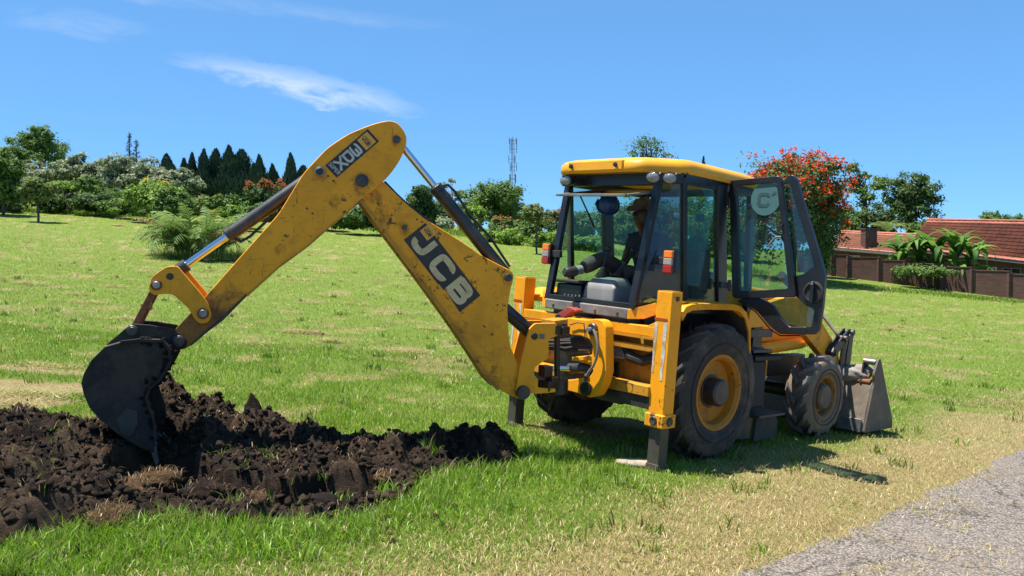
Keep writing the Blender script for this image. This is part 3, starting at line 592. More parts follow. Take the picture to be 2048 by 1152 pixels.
# longer grass along the far hedges and the garden wall
for (u0, v0), (u1, v1), nn, hh in (((0,418),(330,436),2500,.45),((640,440),(760,462),2000,.4),((860,462),(1180,498),7000,.55),((1180,500),(1500,545),4000,.55),((1655,568),(2060,606),5000,.22)):
    a = gp(u0, v0); b = gp(u1, v1); t = rs.rand(nn); x = a[0]+(b[0]-a[0])*t+0.8*rs.randn(nn); y = a[1]+(b[1]-a[1])*t+0.9*rs.randn(nn)
    sets.append(blades(np.stack([x, y, g(x, y)-0.02], -1), hh*(0.4+0.6*rs.rand(nn)), 0.05+0.05*rs.rand(nn), np.clip(0.2+0.5*rs.rand(nn), 0, .9), grass_cols(np.full(nn, 0.12), rs)*0.9, rs, 1))
Vs, Fs2, Cs, off = [], [], [], 0
for V, F_, C in sets: Vs.append(V); Fs2.append(F_+off); Cs.append(C); off += len(V)
o = np_obj('grass', np.concatenate(Vs), np.concatenate(Fs2), 'grass_blade', cols=np.concatenate(Cs)); tag(o, 'mown green grass with straw-dry patches covering the field', 'grass', kind='stuff')
# root fibres on the sods
FV = []
for S_, nn in ((S1, 500), (S2, 520), (S3, 200), (S5, 120), (S7, 150), (S4, 160)):
    co = np.empty(len(S_.data.vertices)*3, np.float32); S_.data.vertices.foreach_get('co', co); co = co.reshape(-1, 3); i = rs.randint(0, len(co), nn); i = i[co[i, 2] > -0.02]
    nn = len(i); cl = np.array([0.20, 0.12, 0.055])*(0.4+1.2*rs.rand(nn, 1))
    V, F_, C = blades(co[i], 0.03+0.06*rs.rand(nn), np.full(nn, 0.0035), np.clip(0.7+0.29*rs.rand(nn), 0, .99), cl, rs)
    q = np_obj('root_fibres', V, F_, 'grass_blade', cols=C, parent=S_); q['kind'] = 'stuff'

# ================================================================== the backhoe loader
ROOT = empty('backhoe_loader'); ROOT.matrix_world = Matrix([list(MM[i])+[MT[i]] for i in range(3)]+[[0, 0, 0, 1]])
tag(ROOT, 'yellow backhoe loader with black cab digging at the field edge, open side door', 'backhoe loader')
an = np.array(AN)
def arm_prism(px, near, far, mb=None):
    """outline given as seen on the near face; plates run from offset near to offset far"""
    mb = mb or MB(); return mb.prism([am(u, v, near) for u, v in px], an*(far-near))
def rnd(pts, r, n=4):
    """round the corners of a 2-D outline"""
    out = []; m = len(pts)
    for i in range(m):
        p0, p, p1 = (np.array(pts[i-1], float), np.array(pts[i], float), np.array(pts[(i+1) % m], float))
        a = p0-p; b = p1-p; la, lb = np.linalg.norm(a), np.linalg.norm(b); q = min(r, la*0.45, lb*0.45)
        A = p+a/la*q; B = p+b/lb*q
        for k_ in range(n+1):
            t = k_/n; out.append(tuple((1-t)**2*A+2*t*(1-t)*p+t*t*B))
    return out
def pin(u, v, off, r, name='pin', parent=ROOT, mat='bolt_steel', l=0.03, n=20):
    p = am(u, v, off); return MB().lathe([(r*0.55, l*1.02), (r*0.9, l), (r, l*0.75), (r, -0.02)], p, an, n).build(name, mat, parent)
def stroke(path, w, closed=False):
    """2-D quads along a polyline with mitred corners"""
    P_ = [np.array(p, float) for p in path]; n = len(P_); L = []
    for i in range(n):
        a = P_[i]-P_[i-1] if (i > 0 or closed) else P_[i+1]-P_[i]; b = P_[(i+1) % n]-P_[i] if (i < n-1 or closed) else a
        a = a/np.linalg.norm(a); b = b/np.linalg.norm(b); t = a+b; t = t/np.linalg.norm(t); nn = np.array([-t[1], t[0]]); c = max(0.35, abs(nn@np.array([-a[1], a[0]])))
        L.append((P_[i]+nn*w/2/c, P_[i]-nn*w/2/c))
    return [(L[i][0], L[i][1], L[(i+1) % n][1], L[(i+1) % n][0]) for i in range(n if closed else n-1)]
GL = {'J': [[(.08,.36),(.08,.22),(.20,.10),(.55,.10),(.68,.22),(.68,1)]],
      'C': [[(.92,.70),(.92,.80),(.80,.90),(.22,.90),(.10,.78),(.10,.22),(.22,.10),(.80,.10),(.92,.20),(.92,.30)]],
      'B': [[(.10,0),(.10,1)],[(.1,.9),(.76,.9),(.88,.8),(.88,.62),(.76,.52),(.1,.52)],[(.76,.52),(.92,.42),(.92,.2),(.80,.1),(.1,.1)]],
      '3': [[(.08,.72),(.08,.80),(.20,.89),(.78,.89),(.90,.80),(.90,.62),(.80,.52),(.38,.52)],[(.80,.52),(.92,.42),(.92,.20),(.80,.11),(.18,.11),(.06,.20),(.06,.28)]],
      'D': [[(.12,.88),(.72,.88),(.90,.72),(.90,.28),(.72,.12),(.12,.12)],[(.12,1),(.12,0)]],
      'X': [[(.02,1),(.98,0)],[(.98,1),(.02,0)]],
      'S': [[(.95,.88),(.15,.88),(.08,.7),(.15,.52),(.85,.52),(.92,.3),(.85,.12),(.05,.12)]],
      'U': [[(.1,1),(.1,.2),(.2,.12),(.8,.12),(.9,.2),(.9,1)]], 'P': [[(.1,0),(.1,1)],[(.1,.88),(.85,.88),(.92,.7),(.85,.48),(.1,.48)]],
      'E': [[(.95,.88),(.1,.88)],[(.85,.5),(.1,.5)],[(.95,.12),(.1,.12)],[(.1,1),(.1,0)]], 'R': [[(.1,0),(.1,1)],[(.1,.88),(.85,.88),(.92,.7),(.85,.48),(.1,.48)],[(.5,.48),(.95,0)]],
      '1': [[(.15,.72),(.5,.95)],[(.5,1),(.5,0)]]}
def rp2(pth, r=.14):
    """round the bends of a letter stroke"""
    if len(pth) < 3: return pth
    out = [pth[0]]
    for a, p, b in zip(pth[:-2], pth[1:-1], pth[2:]):
        a, p, b = map(lambda q: np.array(q, float), (a, p, b)); la, lb = np.linalg.norm(a-p), np.linalg.norm(b-p); A = p+(a-p)/la*min(r, la*.48); B = p+(b-p)/lb*min(r, lb*.48)
        out += [tuple((1-t)**2*A+2*t*(1-t)*p+t*t*B) for t in (0, .33, .67, 1)]
    return out+[pth[-1]]
def glyph(ch, x0, y0, w, h, sw, mp, mat, parent, name='letter', lift=0.0):
    mb = MB()
    for j, pth in enumerate(GL[ch]):
        for q in stroke([(x0+a*w, y0+b*h) for a, b in pth], sw):
            mb.add([mp(c[0], c[1], lift+j*0.0004) for c in q], [(0, 1, 2, 3)])
    return mb.build(name, mat, parent)
def panel_map(c00, c10, c01, off):
    """(x 0..1, y 0..1) on a sticker given by three pixel corners on the arm plane"""
    a = am(*c00, off); b = am(*c10, off); c = am(*c01, off)
    return (lambda x, y, l=0.0: a+(b-a)*x+(c-a)*y+an*l), np.linalg.norm(b-a), np.linalg.norm(c-a)
def emblem(mp, asp, x0, y0, s, parent, lift):
    """the small yellow tile with the slanted JCB mark; asp = x unit / y unit"""
    f = lambda x, y, l: mp(x0+x*s, y0+y*s*asp, l)
    t = MB().add([f(0, 0, lift), f(1, 0, lift), f(1, 1, lift), f(0, 1, lift)], [(0, 1, 2, 3)]).build('emblem', 'sticker_yellow', parent)
    mb = MB(); 
    for q in stroke([(.14,.66),(.10,.40),(.30,.30),(.88,.30),(.90,.56),(.72,.70)], 0.035, True): mb.add([f(c[0], c[1], lift+.0006) for c in q], [(0, 1, 2, 3)])
    for i, ch in enumerate('JCB'):
        for pth in GL[ch]:
            for q in stroke([(.19+.22*i+a*.19+.03*(b-.5), .36+b*(.27-.03*i)) for a, b in pth], 0.06): mb.add([f(c[0], c[1], lift+.0012) for c in q], [(0, 1, 2, 3)])
    mb.build('emblem_mark', 'sticker_black', parent)

# ---- boom
BW = 0.115
BOOM_PX = [(745,372),(766,362),(812,407),(852,439),(880,456),(919,480),(967,513),(1007,534),(1019,539),(1026,545),(1028,556),(1023,572),(1015,615),(1017,660),(1020,691),(1036,728),(1057,774),(1060,785),(1053,796),(1040,799),(1022,792),(997,778),(978,759),(953,719),(905,647),(842,560),(770,464),(724,402),(718,385),(722,365),(732,360)]
boom = arm_prism(rnd(BOOM_PX, 6, 2), BW, -BW).build('boom', 'worn_yellow', ROOT, 0.008)
lo = [(722,402),(768,464),(840,560),(903,647),(951,719),(976,759),(996,778)]
mb = MB()
for s0, s1 in ((BW+.012, BW-.02), (-BW-.012, -BW+.02)):
    pts = [am(u, v, BW) for u, v in lo]; q = [p + an*(s0-BW) for p in pts]
    for i in range(len(q)-1): mb.bar(q[i], q[i+1]+(q[i+1]-q[i])*0.02, 0.03, 0.03, an)
mb.build('lower_flange', 'dirty_yellow', boom)
mb = MB(); pts = [am(u, v, 0) for u, v in [(768,363),(790,386),(812,407),(852,438),(880,456)]]
mb.tube([p-np.array([0,0,.005]) for p in pts], 0.013, 8).tube([p+an*.06-np.array([0,0,.008]) for p in pts], 0.011, 8).build('hose', 'rubber', boom)
pin(809, 455, BW, 0.022, 'pin', boom, l=0.02); pin(1016, 555, BW, 0.035, 'pin', boom, l=0.03); pin(1045, 784, BW+.02, 0.062, 'pin', boom, 'black_steel', 0.05)
for u, v in ((834,439),(844,444),(995,610),(1010,611)): pin(u, v, BW, 0.008, 'bolt', boom, 'grease', 0.004, 8)
# JCB panel along the boom
mp, wx, wy = panel_map((807.7,479.8), (919.5,624.7), (850.5,446), BW+.003)
mb = MB(); mb.add([mp(0,0),mp(.60,0),mp(.62,.035),mp(.70,.03),mp(.69,.09),mp(1.0,.0),mp(1,1),mp(0,1)], [tuple(range(8))]).build('maker_panel', 'sticker_black', boom)
S_ = lambda x, y, l: mp(x, y, l)
asp = wx/wy
def wide(ch, x0, w):
    mb = MB(); sw = 0.23
    for j, pth in enumerate(GL[ch]):
        for q in stroke(rp2([((x0+a*w)*asp, .12+b*.76) for a, b in pth], .2), sw): mb.add([mp(c[0]/asp, c[1], .002+j*.0004) for c in q], [(0, 1, 2, 3)])
    mb.build('letter', 'sticker_cream', boom)
wide('J', .055, .27); wide('C', .375, .235); wide('B', .70, .235)
emblem(lambda x, y, l: mp(x, y, l), asp, .03, .66, .135, boom, .003)

# ---- dipper
DW = 0.155
DIP_PX = [(348,661),(407,597),(480,514),(557,428),(607,346),(654,296),(695,268.6),(737,251),(763,243.5),(781,240.8),(796,246),(808,261),(814,276),(812,293),(800,321),(782,347),(761,369),(723,400.6),(661,451),(616,491),(557,534),(494,590),(492,594),(446,640),(418,661),(380,692),(368,699),(356,699),(347,690),(344,676)]
paint('dipper_yellow', (0.85, 0.335, 0.010), 0.9, 0.5, 0.8, (am(372, 672, DW), .75))
dip = arm_prism(rnd(DIP_PX, 14, 3), DW, -DW).build('dipper', 'dipper_yellow', ROOT, 0.007)
pin(724, 361.6, DW, 0.054, 'pin', dip, 'black_steel', 0.012); pin(793, 279, DW, 0.032, 'pin', dip, 'black_steel', 0.01); 
pin(639, 343, DW, 0.042, 'pin_collar', dip, 'polished_steel', 0.012); pin(639, 343, DW+.013, 0.030, 'pin', dip, 'grease', 0.012)
for u, v in ((656,352),(667,362),(614,417),(625,427)): pin(u, v, DW, 0.009, 'bolt', dip, 'grease', 0.003, 8)
mb = MB(); pts = [am(u, v, DW) for u, v in [(723,401),(661,452),(616,492),(557,535),(494,592)]]
for i in range(4): mb.bar(pts[i]-an*.01, pts[i+1]-an*.01, .014, .03, an)
mb.build('lower_flange', 'dirty_yellow', dip)
arm_prism([(494,592),(446,641),(418,662),(381,693),(385,684),(450,628),(492,588)], DW+.012, DW-.02).build('wear_strip', 'grease', dip)
mp2, wx2, wy2 = panel_map((650.4,331), (673.5,355.5), (735.5,258), DW+.003)
MB().add([mp2(0,0),mp2(1,0),mp2(1,1),mp2(0,1)], [(0,1,2,3)]).build('model_panel', 'sticker_black', dip)
asp2 = wx2/wy2
for ch, y0 in (('3', .505), ('D', .325), ('X', .145)):
    mb = MB(); 
    for j, pth in enumerate(GL[ch]):
        for q in stroke(rp2([(.12+a*.76, (y0+b*.165)/asp2) for a, b in pth], .1), .145): mb.add([mp2(c[0], c[1]*asp2, .002+j*.0004) for c in q], [(0,1,2,3)])
    mb.build('letter', 'sticker_white', dip)
mb = MB()
for i, ch in enumerate('SUPER'):
    for j, pth in enumerate(GL[ch]):
        for q in stroke([(.07+.176*i+a*.14, (.045+b*.075)/asp2) for a, b in pth], .035): mb.add([mp2(c[0], c[1]*asp2, .002+j*.0004) for c in q], [(0,1,2,3)])
mb.build('lettering', 'sticker_white', dip)
emblem(lambda x, y, l: mp2(x, y, l), asp2, .09, .72, .82, dip, .002)

# ---- grease and grime round the pins
def stain(u, v, off, r, parent, drip=1.6, seed=0):
    rs_ = np.random.RandomState(seed+int(u)); c = am(u, v, off+.0012); n_ = 30; V = [c]; A = [1.0]; Fq = []
    for ring, (k0, am_) in enumerate(((.62, 1.0), (1.0, .0))):
        for i in range(n_):
            a = 6.283*i/n_; q = r*k0*(.75+.5*rs_.rand()) if ring else r*k0; dz = math.sin(a); V.append(c+AE*math.cos(a)*q+np.array([0, 0, dz*q*(drip if dz < 0 else .9)])); A.append(am_)
    for i in range(n_):
        j = (i+1) % n_; Fq += [(0, 1+i, 1+j, 1+j), (1+i, 1+n_+i, 1+n_+j, 1+j)]
    T = []
    for f_ in Fq: T.append(f_[:3]); T += [(f_[0], f_[2], f_[3])] if len(set(f_)) == 4 else []
    np_obj('grease_stain', np.array(V), np.array(T), 'grease_stain', {'amount': np.array(A)}, parent=parent)
for u, v, r_ in ((724,361,.105),(639,343,.075),(793,279,.05),(432,622,.07),(560,497,.05),(668,400,.06)): stain(u, v, DW, r_, dip)
for u, v, r_ in ((809,455,.06),(1012,560,.045),(1034,770,.085),(765,425,.08),(832,520,.05),(925,650,.06),(992,745,.08),(752,392,.07)): stain(u, v, BW, r_, boom)
# ---- rams
def ram(p0, p1, split, rc, rr, name, hose=True, boss=0.0):
    p0 = np.array(p0); p1 = np.array(p1); d = (p1-p0); L = np.linalg.norm(d); d = d/L; m = p0+d*L*split
    c = MB().lathe([(rc*.6, 0), (rc, .012), (rc, L*split-.05), (rc*1.10, L*split-.045), (rc*1.10, L*split), (rc*.8, L*split+.012), (rr*1.1, L*split+.014)], p0, d, 22).build(name, 'black_steel', ROOT)
    MB().cyl(m, p1-d*boss, rr, n=18).build('piston_rod', 'chrome', c)
    if boss: MB().cyl(p1-d*boss, p1+d*.02, rr*1.75, n=16).build('rod_eye', 'black_steel', c)
    if hose:
        s = np.cross(d, an); s = s/np.linalg.norm(s); s = s if s[2] > 0 else -s
        if hose == -1: s = -s
        q = lambda t, h: p0+d*L*t+s*h+an*0.02
        MB().tube([q(split-.02, rc*.9), q(split-.035, rc+.04), q(split-.09, rc+.05), q(split*.62, rc+.022), q(split*.5, rc+.03), q(split*.36, rc+.04), q(split*.2, rc+.025), q(.03, rc+.01)], .012, 8).build('hydraulic_pipe', 'rubber', c)
    return c
ram(am(1013, 551, 0), am(793, 279, 0), .66, .058, .030, 'dipper_ram')
ram(am(639, 343, .0), am(340, 553, .0), .62, .056, .030, 'bucket_ram', -1, .16)
k0 = am(1069, 672, 0); k1 = am(960, 575, 0)
ram(k0, k0+(k1-k0)*1.6, .8, .062, .032, 'boom_ram', False)
MB().tube([am(1072,668,.07), am(1050,648,.08), am(1020,628,.09), am(1000,620,.05)], .014, 8).build('hose', 'rubber', ROOT)

# ---- bucket linkage
LEV = rnd([(297,575),(304,553),(333,533),(355,532),(364,543),(400,585),(416,607),(424,630),(416,646),(398,648),(386,634),(378,618),(345,588),(322,588),(311,591),(300,586)], 7)
for near, far, nm in ((DW+.035, DW+.005, 'lever_plate'), (-DW-.005, -DW-.035, 'lever_plate')):
    # both plates share one outline in the arm plane
    base = [am(u, v, DW+.035) for u, v in LEV]; pl = MB().prism([p + an*(near-(DW+.035)) for p in base], an*(far-near)).build(nm, 'worn_yellow', ROOT, .004)
pin(406, 627, DW+.036, .045, 'pin_collar', ROOT, 'rust', .012); pin(406, 627, DW+.05, .030, 'pin', ROOT, 'polished_steel', .012)
pin(313, 570, DW+.036, .042, 'pin_collar', ROOT, 'rust', .012); pin(313, 570, DW+.05, .028, 'pin', ROOT, 'polished_steel', .012)
pin(340, 553, DW+.036, .027, 'pin', ROOT, 'grease', .004)
a0 = am(313, 570, .1); a1 = am(265, 661, .1); b0 = a0-an*.2; b1 = a1-an*.2
MB().bar(a0, a1, .045, .07, an).bar(b0, b1, .045, .07, an).bar(a0*.5+a1*.5, b0*.5+b1*.5, .06, .06).cyl(am(313,570,DW), am(313,570,-DW), .038).build('bucket_link', 'rust', ROOT, .006)

# ---- digging bucket
KW = 0.30
back = [(209,694),(182,721),(167,748),(162,767),(168,791),(178,815),(199,839),(230,864),(255,881),(279,895),(307,906)]
front = [(312,880),(310,850),(306,830),(297,808),(294,794),(300,777),(320,759),(331,742),(341,722),(340,700),(327,682),(279,680),(244,684)]
prof = back+front
sh = lambda px, o: [am(u, v, KW)+an*(o-KW) for u, v in px]
bk = MB().prism(sh(prof, KW), -an*.025)
bk.prism(sh(prof, -KW), an*.025)
c = np.mean([am(u, v, KW) for u, v in prof], 0)
inn = [p+(c-an*0-p)*(.035/np.linalg.norm(c-p)) for p in sh(back, KW)]
o1, i1 = sh(back, KW-.02), [p-an*.02 for p in inn]
for i in range(len(back)-1):
    bk.loft([[o1[i], o1[i+1], i1[i+1], i1[i]], [p-an*(2*KW-.04) for p in (o1[i], o1[i+1], i1[i+1], i1[i])]])
tp = [(209,694),(244,684),(279,680),(327,682)]; o2 = sh(tp, KW-.02)
for i in range(3): bk.loft([[o2[i], o2[i+1], o2[i+1]-np.array([0,0,.03]), o2[i]-np.array([0,0,.03])], [p-an*(2*KW-.04) for p in (o2[i], o2[i+1], o2[i+1]-np.array([0,0,.03]), o2[i]-np.array([0,0,.03]))]])
BKT = bk.build('digging_bucket', 'bucket_steel', ROOT, .004)
ear = [(211,690),(258,651),(267,648),(300,650),(344,658),(366,672),(374,684),(372,694),(362,699),(350,697),(338,705),(327,690),(250,688)]
for o_ in (.165, -.135):
    MB().prism([am(u, v, .165)+an*(o_-.165) for u, v in ear], -an*.03).build('bucket_ear', 'bucket_steel', BKT, .004)
pin(265, 661, .166, .042, 'pin_collar', BKT, 'bolt_steel', .02); pin(265, 661, .187, .028, 'pin', BKT, 'black_steel', .012)
pin(358, 682, .166, .046, 'pin_collar', BKT, 'bolt_steel', .02); pin(358, 682, .187, .034, 'pin', BKT, 'black_steel', .012)
MB().prism(sh([(232,838),(252,817),(275,822),(276,848),(262,874),(244,868)], KW+.012), -an*.012).build('wear_plate', 'worn_plate', BKT, .003)
mb = MB(); fe_ = sh(front, KW+.008)
for a, b in zip(fe_[:-1], fe_[1:]): mb.bar(a, b+(b-a)*.06, .022, .034, an)
mb.build('cutting_edge', 'bucket_steel', BKT)
tz = [am(u, v, KW) for u, v in ((296,893),(310,898),(316,928),(310,934))]
for i in range(5):
    s_ = -an*(.02+i*(2*KW-.10)/4); MB().loft([[tz[0]+s_, tz[1]+s_, tz[1]+s_-an*.06, tz[0]+s_-an*.06], [tz[3]+s_-an*.01, tz[2]+s_-an*.01, tz[2]+s_-an*.05, tz[3]+s_-an*.05]]).build('tooth', 'polished_steel', BKT, .004)
# soil packed in the mouth of the bucket and stuck on its sides
rs2 = np.random.RandomState(5); W = []; F_ = []; off = 0
def lump(p, r, sq=(1, 1, 1)):
    global off
    d = ICV; q = 1+.5*(rs2.rand(len(d))-.5); W.append(np.array(p)+d*q[:, None]*r*np.array(sq)); F_.append(ICF+off); off += len(d)
for u, v, r_ in ((330,700,.05),(325,722,.06),(318,740,.06),(302,760,.055),(290,780,.05),(285,800,.05),(290,825,.05),(300,690,.05),(334,712,.04),(337,725,.03),(328,745,.035),(312,762,.03)):
    for j in range(5): lump(am(u+rs2.uniform(-5, 1), v+rs2.uniform(-5, 5), KW-.06-.115*j), r_*rs2.uniform(.7, 1.2))
for j in range(170):
    i = rs2.randint(0, len(front)-2); t = rs2.rand(); u = front[i][0]*(1-t)+front[i+1][0]*t; v = front[i][1]*(1-t)+front[i+1][1]*t
    lump(am(u+rs2.randn()*5, v+rs2.randn()*5, KW+.0), rs2.uniform(.006, .020), (1, 1, .8))
for j in range(0): lump(am(*(lambda k_: (200+k_*105+rs2.uniform(-8, 8), 740+k_*130+rs2.uniform(-8, 8)))(rs2.rand()), KW-.004), rs2.uniform(.005, .014), (1.4, 1.4, 1))
q = np_obj('packed_soil', np.concatenate(W), np.concatenate(F_), 'black_soil', parent=BKT, smooth=True); q['kind'] = 'stuff'

# ---- kingpost and carriage
z5 = lambda X, Y: (1020+X/5.009, 590+Y/5.009)
KP = rnd([z5(*p) for p in ((60,980),(95,720),(165,450),(195,340),(250,285),(470,282),(475,410),(388,440),(380,640),(300,690),(250,720),(240,800),(280,840),(280,930),(460,940),(455,975),(270,990),(190,985))], 4, 3)
kp = arm_prism(KP, .150, .118).build('kingpost', 'yellow_paint', ROOT, .004)
base = [am(u, v, .15) for u, v in KP]; MB().prism([p-an*.30 for p in base], an*.032).build('cheek_plate', 'yellow_paint', kp, .004)
pin(z5(245,415)[0], z5(245,415)[1], .15, .030, 'pin', kp, 'grease', .01); MB().prism([am(*z5(*p), .152) for p in ((295,390),(345,390),(345,440),(295,440))], an*.004).build('rating_plate', 'sill_grey', kp)
hubp = lambda Y: am(*z5(470, Y), -.02)
MB().cyl(hubp(285), hubp(415), .10).cyl(hubp(835), hubp(985), .105).cyl(hubp(415), hubp(835), .028).build('swing_hub', 'grease', kp, .006)
MB().cyl(hubp(236), hubp(262), .10).box(*[v for a, b in zip(hubp(300)-np.array([.12,.09,.05]), hubp(300)+np.array([.05,.09,.05])) for v in (a, b)]).build('hub_cap', 'dirty_yellow', kp, .008)
rs2 = np.random.RandomState(8)
for X, Y, sx_, sz_ in ((440,345,.075,.045),(520,352,.06,.04),(355,765,.05,.055),(370,905,.075,.05),(420,880,.05,.06)):
    p = am(*z5(X, Y), .07); MB().box(p[0]-.05, p[0]+.05, p[1]-sx_, p[1]+sx_, p[2]-sz_, p[2]+sz_).build('greasy_bracket', 'grease', kp, .014)
# carriage yoke on the rear frame
yx = -1.10
YK = rnd([z5(*p) for p in ((540,262),(560,225),(760,250),(870,238),(925,255),(958,320),(962,760),(930,900),(865,1010),(790,1028),(700,990),(465,930),(470,852),(600,850),(700,835),(800,815),(835,760),(800,700),(640,655),(640,620),(820,600),(828,510),(790,440),(700,405),(600,400),(560,330))], 4, 3)
yk = MB().prism([ml(u, v, 0, yx) for u, v in YK], (.11, 0, 0)).build('carriage', 'yellow_paint', ROOT, .012)
def disc(X, Y, r, x, nm, mat, l=.03):
    p = ml(*z5(X, Y), 0, x); return MB().lathe([(r*.5, l), (r*.85, l), (r, l*.7), (r, -.02)], p, (-1, 0, 0), 20).build(nm, mat, yk)
disc(835, 345, .058, yx, 'slew_pin', 'bolt_steel'); disc(800, 345, .022, yx-.035, 'fitting', 'polished_steel', .03); disc(765, 940, .066, yx, 'slew_pin', 'grease'); disc(850, 372, .014, yx-.03, 'fitting', 'chrome', .03)
MB().tube([ml(*z5(X, Y), 0, yx-.05) for X, Y in ((835,345),(858,400),(876,470),(880,540),(868,630),(835,710),(790,770),(768,815))], .0125, 10).build('braided_hose', 'sill_grey', yk)
MB().cyl(ml(*z5(768,800),0,yx-.05), ml(*z5(764,850),0,yx-.03), .022).build('hose_end', 'black_steel', yk)
MB().tube([ml(*z5(X, Y), 0, yx-.02) for X, Y in ((600,300),(670,278),(740,285),(748,350),(752,450))], .005, 6).build('grease_line', 'rubber', yk)
MB().bar(ml(*z5(640,640),0,yx-.03), ml(*z5(755,636),0,yx-.03), .05, .035).build('lug', 'yellow_paint', yk, .004)
# slew rams and hoses in the opening
for (X0, Y0), (X1, Y1), r_, mt, nm, x_ in (((600,735),(860,745),.052,'black_steel','slew_ram',-1.02),((370,738),(610,736),.026,'chrome','slew_rod',-1.08),((600,560),(860,560),.046,'black_steel','slew_ram',-.98)):
    MB().cyl(ml(*z5(X0, Y0), 0, x_), ml(*z5(X1, Y1), 0, x_), r_).build(nm, mt, yk)
for j in range(6):
    Y = 440+j*22+rs2.uniform(-8, 8); MB().tube([ml(*z5(395, Y+rs2.uniform(-10, 14)), 0, -1.12), ml(*z5(480, Y+rs2.uniform(-22, 22)), 0, -1.08), ml(*z5(560, Y+rs2.uniform(-18, 18)), 0, -1.05), ml(*z5(660, Y+rs2.uniform(-14, 14)), 0, -1.02), ml(*z5(800, Y+20), 0, -.98)], rs2.uniform(.013, .022), 8).build('hose', 'rubber', yk)
MB().tube([ml(*z5(X, Y), 0, -1.12) for X, Y in ((690,550),(790,556),(792,610),(740,620))], .006, 6).build('grease_line', 'chrome', yk)
MB().box(-1.0, -.9, ml(1120,700,0,-1)[1], ml(1192,700,0,-1)[1], .58, 1.16).build('carriage_back', 'grease', yk)
# red transport lock
MB().prism([ml(*z5(*p), 0, -1.05) for p in ((450,235),(455,195),(555,140),(560,118),(600,120),(665,150),(665,172),(610,170),(520,255),(480,262))], (.10, 0, 0)).build('boom_lock', 'red_paint', ROOT, .008)
MB().cyl(ml(*z5(480,222),0,-1.10), ml(*z5(480,222),0,-.9), .028).build('lock_pin', 'black_steel', ROOT)

# ---- rear frame
zb = lambda u, v: ml(u, v, 0, -.87)[2]
z1 = 1.257
fr = MB().box(-.87, -.76, -.85, .96, z1-.09, z1).build('rear_frame', 'yellow_paint', ROOT, .008)
MB().box(-.88, -.74, -.85, .96, z1-.115, z1-.092).build('top_rail_groove', 'dirty_yellow', fr)
MB().box(-.86, -.80, -.85, .90, 1.03, 1.085).build('middle_rail', 'dirty_yellow', fr, .006)
zl = zb(1250, 772); MB().box(-.90, -.74, -.86, .9, zl-.05, zl+.045).build('lower_beam', 'dirty_yellow', fr, .008)
MB().box(-.88, -.70, -.86, .9, zl-.16, zl-.055).build('lower_channel', 'black_steel', fr, .006)
MB().box(-.70, -.66, -.84, .85, zl, 1.2).build('frame_plate', 'dirty_yellow', fr)
MB().tube([(-.78,-.45,1.05),(-.80,-.55,.95),(-.79,-.68,.93),(-.76,-.8,.98)], .05, 10).build('hose_bundle', 'rubber', fr)
p = ml(1232, 702, 0, -.80); MB().box(-.83, -.74, p[1]-.12, p[1]+.09, p[2]-.06, p[2]+.055).build('mud_flap', 'sill_grey', fr, .008)
def stabiliser(s, name_lbl):
    """s=-1 right, 1 left"""
    ya, yb = (-1.018, -.852) if s < 0 else (.86, 1.018)
    st = MB().box(-.875, -.725, ya, yb, .50, 1.58).build('stabiliser', 'yellow_paint', ROOT, .008)
    MB().box(-.87, -.73, ya+.005, yb-.005, 1.581, 1.586).build('casing_cap', 'dirty_yellow', st)
    MB().box(-.895, -.705, ya-.018, yb+.018, .385, .505).build('clamp_block', 'worn_yellow', st, .012)
    for y_ in ((ya+yb)/2,): MB().lathe([(.014, .010), (.020, .012), (.034, .014), (.042, 0)], (-.896, y_, .445), (-1, 0, 0), 14).build('bolt', 'black_steel', st)
    ye = ya-.019 if s < 0 else yb+.019
    for x_ in (-.80,): MB().lathe([(.014, .010), (.020, .012), (.034, .014), (.042, 0)], (x_, ye, .445), (0, s, 0), 14).build('bolt', 'black_steel', st)
    MB().lathe([(.010, .012), (.02, .01), (.022, 0)], (-.80, ya if s < 0 else yb, 1.52), (0, s, 0), 12).build('bolt', 'black_steel', st)
    for x_ in (-.85, -.825, -.775): MB().lathe([(.004, .002), (.006, 0)], (x_, (ya if s < 0 else yb)+s*.001, 1.535), (0, s, 0), 8).build('bolt_hole', 'grease', st)
    MB().box(-.86, -.74, ya+.02, yb-.02, .05, .40).build('inner_leg', 'leg_steel', st, .005)
    MB().loft([[(-.87, ya+.01, .0), (-.73, ya+.01, .0), (-.73, yb-.01, .0), (-.87, yb-.01, .0)], [(-.865, ya+.015, .06), (-.735, ya+.015, .06), (-.735, yb-.015, .06), (-.865, yb-.015, .06)]]).build('foot', 'leg_steel', st, .004)
    w = yb-ya
    rs3 = np.random.RandomState(3 if s < 0 else 4)
    for f0, f1, a, b in ((.80, .99, .86, 1.30), (.18, .42, .80, 1.31)):
        zs_ = np.linspace(a, b, 15); L = [(-.8775, ya+w*(f0+.06*rs3.rand()*(i < 6)), z_) for i, z_ in enumerate(zs_)]; Rr = [(-.8775, ya+w*(f1-.06*rs3.rand()*(i < 6)), z_) for i, z_ in enumerate(zs_)]
        MB().add(L+Rr, [(i, i+1, 16+i, 15+i) for i in range(14)]).build('white_stripe', 'stripe_white', st)
    MB().box(-.8785, -.877, ya+.03, yb+.004, 1.325, 1.345).build('red_stripe', 'stripe_red', st)
    return st
stabiliser(-1, ''); stabiliser(1, '')
MB().prism([(-.868, -.86, z1-.11), (-.868, -.80, z1-.10), (-.868, -.76, z1), (-.868, -.86, z1+.05)], (.1, 0, 0)).build('gusset', 'yellow_paint', ROOT, .006)

